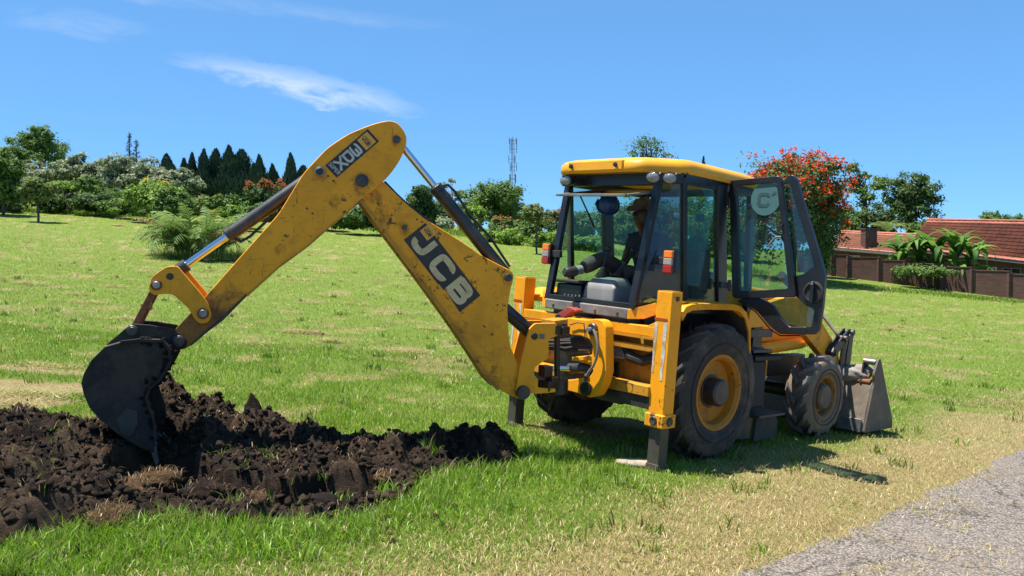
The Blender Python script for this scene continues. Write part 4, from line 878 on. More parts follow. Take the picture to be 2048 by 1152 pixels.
# ---- wheels
def wheel(x, y, r, rimr, w, side, lugs, lw, front):
    z_ = r
    prof = [(rimr*.93, -w/2*.78), (rimr, -w/2*.80), (rimr*1.02, -w/2*.84), (rimr*.90, -w/2*.70), (rimr*.86, w*.05), (rimr*.30, w*.06), (rimr*.30, w*.0)]
    s = side
    out = [(rimr*1.03, w*.40), (rimr*1.03, w*.44), (rimr*.96, w*.435), (rimr*.88, w*.36), (rimr*.84, w*.16), (rimr*.55, w*.13), (rimr*.42, w*.16), (rimr*.40, w*.16), (.02, w*.16), (.02, w*.05), (rimr*.8, w*.02), (rimr*.86, -w*.3), (rimr*1.03, -w*.42), (rimr*1.03, -w*.40)]
    wh = MB().lathe(out, (0, 0, 0), (0, s, 0), 40, False).build('wheel', 'rim_muddy' if front else 'rim_yellow', ROOT); wh.location = (x, y, z_)
    tb = r-(.052 if front else .035)
    tp = [(rimr*1.0, w*.40), (rimr*1.10, w*.455), (rimr*1.25, w*.49), ((tb+rimr)/2*1.02, w*.50), (tb*.93, w*.475), (tb*.985, w*.41), (tb, w*.30), (tb*1.008, 0)]
    tp = tp + [(a, -b) for a, b in tp[-2::-1]]
    ty = MB().lathe(tp, (0, 0, 0), (0, s, 0), 56, False).build('tyre', 'tyre_dusty_lit' if front else 'tyre_rubber', wh)
    for rr_ in (rimr*1.14, rimr*1.30): MB().lathe([(rr_, w*.465+(.012 if rr_ > rimr*1.2 else 0)), (rr_+.004, w*.48+(.016 if rr_ > rimr*1.2 else 0)), (rr_+.012, w*.476+(.016 if rr_ > rimr*1.2 else 0))], (0, 0, 0), (0, s, 0), 48, False).build('sidewall_ring', 'tyre_rubber', wh)
    hr = rimr*.37
    MB().lathe([(hr*.0+.01, w*.16+.13), (hr*.85, w*.16+.13), (hr, w*.16+.115), (hr, w*.16), (hr*1.25, w*.16), (hr*1.25, w*.13)] if not front else [(.01, w*.16+.10), (rimr*.52, w*.16+.095), (rimr*.60, w*.16+.07), (rimr*.62, w*.14)], (0, 0, 0), (0, s, 0), 28).build('hub', 'tyre_dusty_lit' if front else 'black_steel', wh, .006)
    for i in range(0):
        a = 6.283*i/10; rb = rimr*.62; MB().lathe([(.008, .022), (.013, .02), (.015, 0)], (rb*math.cos(a), s*w*.14, rb*math.sin(a)), (0, s, 0), 8).build('wheel_nut', 'rust' if i % 2 else 'bolt_steel', wh)
    # chevron lugs, one mesh per side, turned round the axle
    def lug(sd):
        lp = []
        for t in np.linspace(0, 1, 6):
            yy_ = sd*(w*(-.03+.50*t)); an_ = lw*(t**1.15)*1.0; hw = (.026+.012*t) if not front else (.034+.026*t); ro = r - .012*max(0, t-.6)/.4 - (.05*max(0, t-.86)/.14); ri = tb-.02-(.02 if t > .85 else 0)
            q = []
            for da, rad in ((-hw, ri), (hw, ri), (hw*.72, ro), (-hw*.72, ro)):
                th_ = an_ + da/r; q.append((rad*math.sin(th_), yy_, rad*math.cos(th_)))
            lp.append(q)
        return MB().loft(lp)
    for sd in (-1, 1):
        first = None
        for i in range(lugs):
            if first is None: ob = lug(sd).build('tread_lug', 'lug_dusty_lit' if front else 'tyre_lug', wh, .004); first = ob
            else: ob = first.copy(); COL.objects.link(ob)
            ob.rotation_euler = (0, 6.28318*(i+(.5 if sd > 0 else 0))/lugs, 0)
    return wh
wheel(0, -.83, .65, .352, .36, -1, 18, .36, False); wheel(0, .83, .65, .352, .36, 1, 18, .36, False)
wheel(2.17, -.80, .47, .235, .30, -1, 13, .46, True); wheel(2.17, .80, .47, .235, .30, 1, 13, .46, True)
MB().cyl((0,-.7,.65), (0,.7,.65), .11).sphere((0,0,.65), .22).build('rear_axle', 'grease', ROOT); MB().cyl((2.17,-.7,.47), (2.17,.7,.47), .075).sphere((2.17,0,.47), .15).build('front_axle', 'grease', ROOT)

# ---- chassis, hood, tanks, steps
MB().box(-.72, 2.75, -.34, -.20, .62, .86).box(-.72, 2.75, .20, .34, .62, .86).box(-.6, .9, -.3, .3, .45, .8).build('chassis', 'black_steel', ROOT, .01)
hd = [(.72,1.05),(.72,1.62),(1.1,1.66),(2.2,1.60),(2.62,1.52),(2.72,1.42),(2.75,.95)]
MB().prism([(a, -.40, b) for a, b in hd], (0, .80, 0)).build('engine_hood', 'yellow_paint', ROOT, .05, seg=3)
gr = MB().box(2.752, 2.765, -.30, .30, .98, 1.38).build('front_grille', 'black_frame', ROOT)
for i in range(8): MB().box(2.766, 2.772, -.29, .29, 1.0+.045*i, 1.02+.045*i).build('grille_bar', 'black_steel', gr)
sp = ml(1530, 700, 1, -.52); MB().box(.72, 1.58, -.53, -.41, .62, 1.02).build('side_plate', 'yellow_paint', ROOT, .008)
MB().box(.95, 1.16, -.56, -.535, 1.05, 1.44).build('engine_panel', 'yellow_paint', ROOT, .02); MB().box(1.18, 1.36, -.57, -.43, .64, 1.60).build('cab_riser', 'black_frame', ROOT, .006)
MB().box(.68, 1.55, -.58, -.545, 1.11, 1.20).build('cab_step_rail', 'black_steel', ROOT, .006)
MB().box(1.40, 1.46, -.57, -.40, .55, 1.0).build('side_web', 'yellow_paint', ROOT, .006)
tk = MB().loft([[(x_, y_, z_) for x_, y_ in ((.70,-.80),(1.12,-.80),(1.12,-.42),(.70,-.42))] for z_ in (.40, .90)]).build('fuel_tank', 'rubber', ROOT, .03)
MB().box(.72, 1.22, -.90, -.55, .915, .955).build('step_tread', 'rubber', tk, .006); MB().box(.74, 1.1, -.86, -.50, .985, 1.02).build('upper_tread', 'black_steel', tk, .01)
MB().box(.85, 1.35, -.92, -.60, .325, .35).build('step_tread', 'leg_steel', tk, .004)
MB().prism([(.98,-.80,.05),(1.40,-.80,.06),(1.42,-.80,.22),(1.36,-.80,.31),(1.0,-.80,.31)], (0, .03, 0)).build('step_hanger', 'worn_plate', tk, .004)
MB().prism([(.62,-.78,.10),(.93,-.78,.08),(.95,-.78,.30),(.62,-.78,.32)], (0, .03, 0)).build('splash_plate', 'black_steel', tk, .004)
for i in range(9): MB().box(.73+.053*i, .745+.053*i, -.895, -.56, .956, .968).build('tread_rib', 'rubber', tk)

# ---- loader arms, linkage and front bucket
def loader_arm(s):
    y0 = s*.60; pts = [(.95,1.42),(1.75,1.58),(2.02,1.58),(2.20,1.50),(2.92,.98),(3.02,.80),(2.98,.46),(2.80,.44),(2.80,.74),(2.62,.86),(2.10,1.16),(1.85,1.26),(.95,1.22)]
    a = MB().prism([(x_, y0-.045, z_) for x_, z_ in rnd(pts, .06)], (0, .09, 0)).build('loader_arm', 'worn_yellow', ROOT, .008)
    MB().cyl((1.25, y0-s*.12, .95), (2.35, y0-s*.12, 1.02), .065).build('lift_ram', 'yellow_paint', a)
    MB().cyl((2.35, y0-s*.12, 1.02), (2.75, y0-s*.12, 1.03), .032).build('lift_rod', 'chrome', a)
    MB().cyl((1.55, y0+s*.02, 1.80), (2.30, y0+s*.02, 1.45), .045).build('crowd_ram', 'black_steel', a)
    MB().cyl((2.25, y0+s*.07, 1.48), (2.90, y0+s*.07, 1.10), .022).build('crowd_rod', 'chrome', a)
    for o_ in (.055, .125):
        MB().prism([(x_, y0+s*o_-.01, z_) for x_, z_ in rnd([(2.62,.93),(2.70,1.02),(3.02,1.22),(3.10,1.19),(3.10,1.13),(2.74,.90),(2.66,.87)], .03)], (0, .02, 0)).build('crowd_lever', 'black_steel', a, .004)
        MB().prism([(x_, y0+s*o_-.01+s*.025, z_) for x_, z_ in rnd([(2.98,1.15),(3.08,1.17),(3.06,.80),(2.98,.62),(2.92,.64)], .03)], (0, .02, 0)).build('crowd_link', 'black_steel', a, .004)
    for x_, z_ in ((2.68,.93),(3.06,1.17),(2.90,1.10)): MB().cyl((x_, y0+s*.03, z_), (x_, y0+s*.17, z_), .035).build('pin', 'bolt_steel', a)
    MB().add([(2.30+.06*a_, y0+s*.0465, 1.30+.06*b_) for a_, b_ in ((-1,0),(0,1.6),(1,0),(0,-1.6))], [(0,1,2,3)]).build('reflector', 'lens_red', a)
loader_arm(-1); loader_arm(1)
HW = 1.10
bp = [(2.79,.06),(2.83,.30),(2.92,.60),(2.97,.64),(3.02,.62),(2.98,.58),(2.88,.30),(2.84,.11),(3.48,.075),(3.52,.05)]
lb = MB().prism([(x_, -HW, z_) for x_, z_ in bp], (0, 2*HW, 0)).build('loader_bucket', 'loader_steel', ROOT, .006)
for s in (-1, 1):
    MB().prism([(x_, s*HW+(0 if s > 0 else -.03), z_) for x_, z_ in rnd([(2.775,.05),(2.905,.55),(2.93,.62),(2.90,.72),(2.985,.905),(3.04,.90),(3.50,.16),(3.52,.05)], .03)], (0, .03, 0)).build('end_plate', 'loader_dark', lb, .004)
    MB().prism([(x_, s*(HW-.12), z_) for x_, z_ in rnd([(2.90,.58),(2.94,.86),(3.04,.88),(3.12,.62)], .03)], (0, .02, 0)).build('hinge_ear', 'bucket_steel', lb, .004)
    MB().cyl((2.985, s*HW, .86), (2.985, s*(HW-.14), .86), .035).build('ear_pin', 'polished_steel', lb)
MB().cyl((2.945, -HW+.02, .625), (2.945, HW-.02, .625), .036).build('back_tube', 'rust', lb)
MB().box(2.768, 2.80, -HW+.02, -HW+.30, .05, .20).build('wear_plate', 'polished_steel', lb, .004)
MB().prism([(2.765,-HW+.30,.05),(2.785,-HW+.36,.20),(2.785,-HW+.44,.20),(2.765,-HW+.48,.05)], (.03,0,0)).build('rusty_bracket', 'rust', lb, .004)

# ---- cab
def pil(p0, p1, w, d, name='pillar', mat='black_frame', parent=ROOT): return MB().bar(p0, p1, w, d, (1, 0, 0)).build(name, mat, parent, .008)
def mir(p, s): return (p[0], p[1]*(-s), p[2])            # right-hand points have y<0; s=-1 keeps them, s=1 mirrors
Db, Dt = (-.835, -.545, 1.38), (-.62, -.575, 2.62); Cb, Ct = (-.32, -.73, 1.46), (-.47, -.73, 2.62); Bb, Bt = (.28, -.73, 1.46), (.11, -.73, 2.62); Ab, At = (.80, -.70, 1.40), (.70, -.70, 2.62)
def pane(pts, mat, parent, t=.006, name='glass_pane'):
    P_ = [np.array(p) for p in pts]; n_ = np.cross(P_[1]-P_[0], P_[2]-P_[0]); n_ = n_/np.linalg.norm(n_)
    return MB().prism(P_, n_*t).build(name, mat, parent)
floor = MB().box(-.80, .80, -.50, .50, 1.22, 1.37).build('cab_floor', 'black_frame', ROOT, .01)
for s in (-1, 1):
    D0, D1, C0, C1, B0, B1, A0, A1 = [mir(p, s) for p in (Db, Dt, Cb, Ct, Bb, Bt, Ab, At)]
    pil(D0, D1, .075, .055, mat='black_frame'); pil(C0, C1, .055, .06); pil(B0, B1, .06, .15); pil(A0, A1, .06, .07)
    MB().bar(D1, C1, .06, .12).bar(C1, A1, .06, .12).build('header_rail', 'black_frame', ROOT, .008)
    MB().bar((D0[0]+.02, D0[1], 1.40), (C0[0], C0[1], 1.42), .05, .10).bar((C0[0], C0[1], 1.43), (B0[0], B0[1], 1.43), .05, .12).build('lower_rail', 'black_frame', ROOT, .008)
    pane([D0, C0, C1, D1], 'corner_glass' if s < 0 else 'cab_glass', ROOT); pane([C0, B0, B1, C1], 'cab_glass', ROOT)
    if s > 0: pane([B0, A0, A1, B1], 'cab_glass', ROOT); MB().bar((B0[0], B0[1], 1.44), (A0[0], A0[1], 1.42), .05, .12).build('lower_rail', 'black_frame', ROOT, .008)
pane([Ab, mir(Ab, 1), mir(At, 1), At], 'cab_glass', ROOT, name='windscreen')
MB().bar((At[0], At[1], At[2]), (At[0], -At[1], At[2]), .06, .10).build('front_header', 'black_frame', ROOT, .008)
MB().bar((Dt[0], Dt[1], 2.60), (Dt[0], -Dt[1], 2.60), .07, .12).build('rear_header', 'black_frame', ROOT, .008)
sl = MB().box(-.885, -.82, -.535, .535, 1.295, 1.392).build('rear_sill', 'sill_grey', ROOT, .012)
for y_ in (.42, .14, -.14, -.42): MB().lathe([(.010, .008), (.014, .006), (.016, 0)], (-.886, y_, 1.342), (-1, 0, 0), 10).build('bolt', 'rust', sl)
MB().box(-.86, -.80, -.515, .515, 1.396, 1.44).build('window_sill', 'black_frame', ROOT, .008)
MB().box(-.80, .70, -.50, .50, 2.655, 2.67).build('headlining', 'seat_cloth', ROOT)
# roof
plan = rnd([(-.86,.50),(-.86,-.50),(-.47,-.775),(.74,-.775),(.90,-.60),(.90,.60),(.74,.775),(-.47,.775)], .10, 4)
def rl(z, k_, dx=0): return [(x_*(k_)+dx, y_*k_, z - .05*max(0, x_-.1)**2 - .03*max(0, -x_-.35)) for x_, y_ in plan]
roof = MB().loft([rl(2.665, .93), rl(2.655, .985), rl(2.675, 1.0), rl(2.74, .995), rl(2.775, .955), rl(2.80, .87), rl(2.815, .70), rl(2.82, .35)]).build('roof', 'yellow_roof', ROOT, angle=50)
rp = MB().box(-.875, -.83, -.33, .37, 2.655, 2.752).build('roof_rear_panel', 'yellow_roof', ROOT, .012)
for y_ in (.31, -.26): MB().lathe([(.006, .03), (.02, .026), (.024, .012), (.012, 0)], (-.876, y_, 2.705), (-1, 0, 0), 12).build('roof_bolt', 'black_steel', rp)
# lamps
def lamp(p, yaw, nm='work_lamp'):
    d = np.array([-math.cos(yaw), math.sin(yaw), -.12]); b = MB().lathe([(.02, -.07), (.05, -.06), (.066, -.01), (.070, .015), (.062, .02)], p, d, 20).build(nm, 'black_frame', ROOT)
    for v in b.data.vertices: v.co.z = p[2] + (v.co.z-p[2])*.78
    l_ = MB().lathe([(.058, .012), (.056, .024), (.04, .034), (.005, .038)], p, d, 20).build('lens', 'lamp_lens', b)
    for v in l_.data.vertices: v.co.z = p[2] + (v.co.z-p[2])*.78
    MB().cyl(np.array(p)+np.array([.05, 0, .0]), np.array(p)+np.array([.10, 0, .05]), .014).build('bracket', 'black_steel', b)
lamp((-.80, -.645, 2.585), -.5); lamp((-.72, -.765, 2.585), -.75); lamp((-.80, .425, 2.58), .1); lamp((-.78, .50, 2.58), .5)
# tail lamps
def tail(p, s):
    t = MB().box(p[0]-.02, p[0]+.03, p[1]-.05, p[1]+.05, p[2]-.105, p[2]+.105).build('tail_lamp', 'black_frame', ROOT, .008)
    for a, b, mt in ((.035, .10, 'lens_orange'), (-.03, .033, 'lens_white'), (-.10, -.032, 'lens_red')): MB().box(p[0]-.045, p[0]-.015, p[1]-.047, p[1]+.047, p[2]+a, p[2]+b).build('lens', mt, t, .008)
    MB().box(p[0]+.0, p[0]+.04, p[1]-s*.05, p[1]-s*.17, p[2]-.03, p[2]+.04).build('bracket', 'black_steel', t, .006)
tail((-.80, .635, 1.84), 1); tail((-.66, -.80, 1.84), -1)
# opened rear window, struts, wiper arm
w0 = np.array((-.96, .40, 2.42)); w1 = np.array((-.96, -.49, 2.412)); w2 = np.array((-.28, -.47, 2.53)); w3 = np.array((-.28, .42, 2.54))
pn = pane([w0, w1, w2, w3], 'cab_glass', ROOT, .006, 'rear_window')
mb = MB()
for a, b in ((w0, w1), (w1, w2), (w2, w3), (w3, w0)): mb.bar(a, b, .05, .022)
mb.build('window_rim', 'sill_grey', pn, .004)
for y_ in (.40, -.46): MB().cyl((-.66, y_, 2.47), (-.50, y_, 2.28), .008).cyl((-.50, y_, 2.28), (-.40, y_, 2.15), .012).build('gas_strut', 'black_steel', pn)
# fenders
for s in (-1, 1):
    L_ = [(-.70, 1.40), (-.64, 1.47), (-.55, 1.495), (-.30, 1.505), (.10, 1.505), (.22, 1.49), (.33, 1.43), (.42, 1.29), (.46, 1.05)]
    yi, yo = s*.52, s*1.0
    top = []; fb = MB()
    for off_, th in ((0, .0), (.045, .0)): pass
    outer = [(x_, z_) for x_, z_ in L_]; inner = [(x_*.965, z_-.008) for x_, z_ in L_]
    n_ = len(L_); V = [(x_, yi, z_) for x_, z_ in outer]+[(x_, yo, z_-.015) for x_, z_ in outer]+[(x_, yo, z_-.065) for x_, z_ in inner]+[(x_, yi, z_-.02) for x_, z_ in inner]
    F2 = []
    for i in range(n_-1):
        for a in range(4): b = (a+1) % 4; F2.append((a*n_+i, a*n_+i+1, b*n_+i+1, b*n_+i))
    F2 += [(0, n_, 2*n_, 3*n_), (n_-1, 2*n_-1, 3*n_-1, 4*n_-1)]
    fb.add(V, F2); fe = fb.build('fender', 'yellow_paint', ROOT, .006)
    MB().box(-.62, .44, s*.50, s*.53, .98, 1.46).build('inner_arch', 'black_steel', fe)
    lin = MB(); lp_ = [(x_*.94, z_-.045) for x_, z_ in L_]; lin.add([(x_, s*.53, z_) for x_, z_ in lp_]+[(x_, s*.985, z_-.02) for x_, z_ in lp_], [(i, i+1, n_+i+1, n_+i) for i in range(n_-1)]); lin.build('arch_liner', 'tyre_rubber', fe)
    # chamfered corner panel under the corner window
    cp = [(-.885, s*.537, 1.295), (-.885, s*.537, 1.385), (-.84, s*.57, 1.40), (-.66, s*.80, 1.495), (-.66, s*.82, 1.40), (-.80, s*.66, 1.31)]
    MB().prism(cp, (.05, -s*.02, 0)).build('corner_panel', 'yellow_paint', fe, .006)

# ---- open door, hinged on the rear door post and swung out square
xd = .27
D2 = lambda u, v, dx=0: ml(u, v, 0, xd+dx)
def dprism(px, dx, t): return MB().prism([D2(u, v, dx) for u, v in px], (t, 0, 0))
def dring(outer, inner, dx, t):
    """frame between two pixel outlines with the same number of corners"""
    n_ = len(outer); O = [D2(*p, dx) for p in outer]; I = [D2(*p, dx) for p in inner]; b = np.array([t, 0, 0]); mb = MB()
    V = O+I+[p+b for p in O]+[p+b for p in I]; F2 = []
    for i in range(n_):
        j = (i+1) % n_; F2 += [(i, j, n_+j, n_+i), (2*n_+i, 3*n_+i, 3*n_+j, 2*n_+j), (i, 2*n_+i, 2*n_+j, j), (n_+i, n_+j, 3*n_+j, 3*n_+i)]
    return mb.add(V, F2)
door = dprism(rnd([(1575,351),(1586,350),(1593,358),(1644,529),(1650,553),(1645,612),(1637,662),(1629,669),(1612,669),(1612,654),(1623,653),(1629,617),(1612,612),(1600,600),(1592,594),(1588,552),(1606,548),(1628,534),(1627,526),(1579,368),(1566,368)], 3, 2), 0, .045).build('door', 'black_frame', ROOT, .006)
dprism(rnd([(1612,669.4),(1558,668),(1540,653),(1514,623),(1476,600),(1500,590),(1520,596),(1545,610),(1560,634),(1579,654),(1612,653.6)], 4, 2), .002, .042).build('lower_frame', 'black_frame', door, .006)
pane([D2(*p, .02) for p in ((1560,360),(1585,360),(1633,530),(1600,552),(1575,552))], 'door_glass', door)
pane([D2(*p, .02) for p in ((1530,598),(1592,596),(1632,614),(1626,656),(1576,657))], 'door_glass', door)
so = rnd([(1458,361),(1561,351),(1592,594),(1464,597)], 9, 4); si_ = rnd([(1473,372),(1553,364),(1577,577),(1479,583)], 7, 4)
sash = dring(so, si_, -.045, .04).build('window_sash', 'black_frame', door, .006)
pane([D2(*p, -.025) for p in ((1468,368),(1556,360),(1583,582),(1474,588))], 'door_glass', door)
cc_ = D2(1531, 398, -.032); rad = .155
pts = []
for i in range(36):
    a = 6.283*i/36; q = cc_+np.array([0, math.cos(a)*rad, math.sin(a)*rad]); pts.append(q)
lim = lambda z_: D2(1553, 364, -.032)[1] + (D2(1577, 577, -.032)[1]-D2(1553, 364, -.032)[1])*(z_-D2(1553, 364)[2])/(D2(1577, 577)[2]-D2(1553, 364)[2])
zt_ = D2(1531, 367, 0)[2]
pts = [np.array([q[0], max(q[1], lim(q[2])), min(q[2], zt_)]) for q in pts]
MB().add(pts, [tuple(range(36))]).build('sticker_disc', 'sticker_teal', door)
def dmap(x, y, l=0): return cc_+np.array([-.002-l, -x, y])
glyph('C', -.08, -.075, .12, .13, .030, dmap, 'sticker_teal_dark', door)
mb = MB()
for q in stroke([(.062, .035), (.105, .062)], .022): mb.add([dmap(a, b) for a, b in q], [(0, 1, 2, 3)])
mb.build('letter', 'sticker_teal_dark', door)
rc = D2(1627, 585, -.005); hn = MB().lathe([(.10, .0), (.095, .012), (.08, .016), (.075, .004), (.005, .002)], rc, (-1, 0, 0), 28).build('handle_recess', 'rubber', door)
MB().bar(rc+np.array([-.03, 0, .10]), rc+np.array([-.03, 0, -.10]), .035, .03, (1, 0, 0)).build('door_handle', 'black_frame', door, .012); MB().lathe([(.004, .008), (.012, .006), (.013, 0)], rc+np.array([-.04, 0, .075]), (-1, 0, 0), 10).build('lock', 'polished_steel', door)
MB().tube([D2(1562,474,-.06), D2(1552,474,-.075), D2(1548,478,-.08), D2(1537,491,-.085)], .010, 8).build('sash_latch', 'sill_grey', door); MB().bar(D2(1551,451,-.055), D2(1566,450,-.055), .02, .015).build('sash_stop', 'black_steel', door)
for v in (395, 560): MB().cyl(D2(1459, v, -.03), D2(1459, v+22, -.03), .018).bar(D2(1459, v+11, 0), np.array((xd-.05, -.74, D2(1459, v+11)[2])), .03, .06).build('hinge', 'black_steel', door, .004)
MB().tube([D2(1452,392,.02), D2(1458,390,-.02)], .05, 8).build('hinge_block', 'black_steel', door)
MB().tube([D2(1476,601,.03), D2(1512,624,.03), D2(1542,660,.03), D2(1560,671,.02), D2(1600,671,.02)], .007, 6).build('door_seal', 'rubber', door)

# ---- cab interior
st = MB().box(.20, .55, -.42, .30, 1.37, 1.62).build('seat', 'seat_cloth', ROOT, .04, seg=3)
MB().loft([[(.26,-.44,1.55),(.50,-.44,1.55),(.50,.30,1.55),(.26,.30,1.55)],[(.30,-.42,1.99),(.54,-.42,2.0),(.54,.28,2.0),(.30,.28,1.99)]]).build('backrest', 'seat_cloth', st, .05, seg=3)
MB().box(-.22, .24, -.24, .30, 1.44, 1.53).build('cushion', 'seat_cloth', st, .03, seg=3)
cn = MB().loft([[(-.80,-.28,1.38),(-.46,-.28,1.38),(-.46,.13,1.38),(-.80,.13,1.38)],[(-.78,-.27,1.56),(-.48,-.27,1.56),(-.48,.12,1.56),(-.78,.12,1.56)],[(-.72,-.22,1.64),(-.54,-.22,1.66),(-.54,.08,1.66),(-.72,.08,1.64)]]).build('control_console', 'grey_plastic', ROOT, .03, seg=3)
def lever(b, t, nm='control_lever'):
    b = np.array(b); t = np.array(t); d = t-b; prof_ = []
    for i in range(7): prof_ += [(.060-.006*i, .016*i), (.048-.0055*i, .016*i+.008)]
    o_ = MB().lathe(prof_, b, d, 16).build('lever_boot', 'rubber', cn); MB().tube([b, b+d*.9], .009, 8).build(nm, 'black_frame', cn); MB().sphere(t, .030).build('lever_knob', 'black_frame', cn)
HND = np.array((-.33, -.10, 1.905))
lever((-.655, .03, 1.645), (-.59, .01, 1.93)); lever((-.56, -.10, 1.655), (-.345, -.10, 1.93))
MB().box(-.78, -.52, .16, .50, 1.375, 1.56).build('tool_box', 'black_frame', ROOT, .02); MB().box(-.80, -.50, .14, .50, 1.565, 1.60).build('foot_pad', 'rubber', ROOT, .012); MB().box(-.62, -.50, .10, .20, 1.565, 1.61).build('yellow_pad', 'yellow_paint', ROOT, .008)
rs2 = np.random.RandomState(4)
for i in range(6): MB().tube([(-.74+.03*i, .10+.05*i, 1.39), (-.78, .12+.05*i, 1.44), (-.74, .16+.05*i, 1.50)], .014, 8).build('hose', 'rubber', ROOT)
sc_ = MB().cyl((.62, 0, 1.38), (.52, 0, 1.85), .04).build('steering_column', 'black_frame', ROOT)
MB().tube([(.50+.06*math.cos(a), .19*math.sin(a), 1.88+.17*math.cos(a)*.25) for a in np.linspace(0, 6.283, 25)], .014, 8).build('steering_wheel', 'rubber', sc_); MB().box(.62, .76, -.35, .35, 1.4, 1.78).build('dashboard', 'black_frame', ROOT, .03)
MB().bar((.42, -.30, 2.36), (.42, -.30, 2.28), .06, .08).tube([(.42, -.30, 2.28), (.40, -.33, 2.15), (.38, -.36, 2.05)], .006, 6).build('radio_handset', 'black_frame', ROOT)

# ================================================================== operator and loose things in the cab
def to_world(p): return MM@np.array(p)+MT
def local_obj(mb, name, mat, c, bevel=0):
    """a thing of its own inside the cab: mesh given in machine coordinates, origin at c"""
    c = np.array(c); mb.v = [tuple(np.array(p)-c) for p in mb.v]; o = mb.build(name, mat, None, bevel)
    o.matrix_world = ROOT.matrix_world @ Matrix.Translation(Vector(c)); return o
simple('skin_brown', (0.055, 0.028, 0.017), .5, 0, .15, 14); simple('shirt_navy', (0.016, 0.019, 0.030), .85, 0, .3, 10, .002); simple('trouser_brown', (0.075, 0.058, 0.047), .85, 0, .25, 10, .002)
simple('hat_straw', (0.15, 0.11, 0.07), .8, 0, .15, 12); simple('helmet_blue', (0.010, 0.045, 0.17), .35, 0, .15, 6); simple('cap_green', (0.006, 0.085, 0.035), .7, 0, .2, 8, .001); simple('hi_vis', (0.18, 0.42, 0.06), .6); simple('sock_stripe', (0.12, 0.17, 0.15), .8, 0, .6, 26); simple('boot_black', (0.02, 0.019, 0.018), .5)
def skin(name, J, E, root, mat, parent=None, sub=2):
    ks = list(J); me = bpy.data.meshes.new(name); me.from_pydata([tuple(map(float, J[a][0])) for a in ks], [(ks.index(a), ks.index(b)) for a, b in E], []); o = bpy.data.objects.new(name, me); COL.objects.link(o)
    o.modifiers.new('skin', 'SKIN').use_smooth_shade = True
    for i, a in enumerate(ks):
        r_ = J[a][1]; me.skin_vertices[0].data[i].radius = (r_, r_) if isinstance(r_, (int, float)) else r_; me.skin_vertices[0].data[i].use_root = (a == root)
    s_ = o.modifiers.new('sub', 'SUBSURF'); s_.levels = sub; s_.render_levels = sub
    dg = bpy.context.evaluated_depsgraph_get(); dg.update(); m2 = bpy.data.meshes.new_from_object(o.evaluated_get(dg)); o.modifiers.clear(); o.data = m2; m2.name = name
    m2.materials.clear(); m2.materials.append(MATS[mat]); m2.polygons.foreach_set('use_smooth', [True]*len(m2.polygons))
    if parent is not None: o.parent = parent
    return o
V3 = lambda *a: np.array(a, float)
OP = np.array((0.02, .03, 1.53)); opl = lambda x, y, z: V3(x, y, z)-OP
J = {'pel': (opl(.03,.03,1.63), .12), 'wai': (opl(.06,.03,1.80), .105), 'che': (opl(.03,.03,1.98), (.135,.11)), 'nk0': (opl(-.03,.03,2.12), .062), 'nk1': (opl(-.065,.03,2.185), .062), 'hd0': (opl(-.10,.03,2.245), .086), 'hd1': (opl(-.11,.03,2.315), .092), 'hd2': (opl(-.10,.03,2.375), .07),
     'shr': (opl(-.01,.20,2.05), .065), 'elr': (opl(.0,.30,1.80), .045), 'wrr': (opl(-.22,.20,1.76), .030), 'pmr': (opl(-.29,.17,1.765), .034),
     'shl': (opl(-.01,-.15,2.05), .065), 'ell': (opl(-.02,-.27,1.82), .045), 'wrl': (opl(-.24,-.15,1.87), .030), 'pml': (opl(-.305,-.115,1.895), .034),
     'hpr': (opl(.0,.13,1.62), .09), 'knr': (opl(-.45,.20,1.84), .060), 'anr': (opl(-.83,.165,1.70), .036), 'tor': (opl(-.97,.19,1.665), .032),
     'hpl': (opl(.0,-.07,1.62), .09), 'knl': (opl(-.40,-.03,1.74), .060), 'anl': (opl(-.46,-.04,1.43), .036), 'tol': (opl(-.60,-.05,1.405), .032)}
E_ = [('pel','wai'),('wai','che'),('che','nk0'),('nk0','nk1'),('nk1','hd0'),('hd0','hd1'),('hd1','hd2'),('che','shr'),('shr','elr'),('elr','wrr'),('wrr','pmr'),('che','shl'),('shl','ell'),('ell','wrl'),('wrl','pml'),('pel','hpr'),('hpr','knr'),('knr','anr'),('anr','tor'),('pel','hpl'),('hpl','knl'),('knl','anl'),('anl','tol')]
# fingers: four and a thumb on each hand, closed round the lever / resting on the thigh
for h_, (px_, py_, pz_), up_ in (('r', (-.29,.17,1.765), 0), ('l', (-.305,-.115,1.895), 1)):
    for f_ in range(4):
        ln = (.9, 1.05, 1.0, .8)[f_]; dz = (.028, .010, -.010, -.028)[f_]
        a = opl(px_-.022, py_+(.0 if up_ else dz), pz_+(dz if up_ else 0)); b = a+V3(-.032*ln, .012 if up_ else 0, -.006); c = b+V3(-.006, .026*ln, -.004) if up_ else b+V3(-.022*ln, 0, -.018); d = c+(V3(.020*ln, .012, 0) if up_ else V3(-.008, 0, -.018))
        for i_, q in enumerate((a, b, c, d)): J[f'{h_}{f_}{i_}'] = (q, .0095-.0008*i_)
        E_ += [('pm'+h_, f'{h_}{f_}0')]+[(f'{h_}{f_}{i_}', f'{h_}{f_}{i_+1}') for i_ in range(3)]
    a = opl(px_+.012, py_+(.012 if up_ else -.03), pz_+(.030 if up_ else .0)); b = a+V3(-.028, -.006 if up_ else -.016, .012 if up_ else -.004); c = b+V3(-.024, .012 if up_ else .004, -.004)
    for i_, q in enumerate((a, b, c)): J[f'{h_}t{i_}'] = (q, .011-.001*i_)
    E_ += [('pm'+h_, f'{h_}t0'), (f'{h_}t0', f'{h_}t1'), (f'{h_}t1', f'{h_}t2')]
person = skin('person', J, E_, 'pel', 'skin_brown', None, 2); person.matrix_world = ROOT.matrix_world @ Matrix.Translation(Vector(OP))
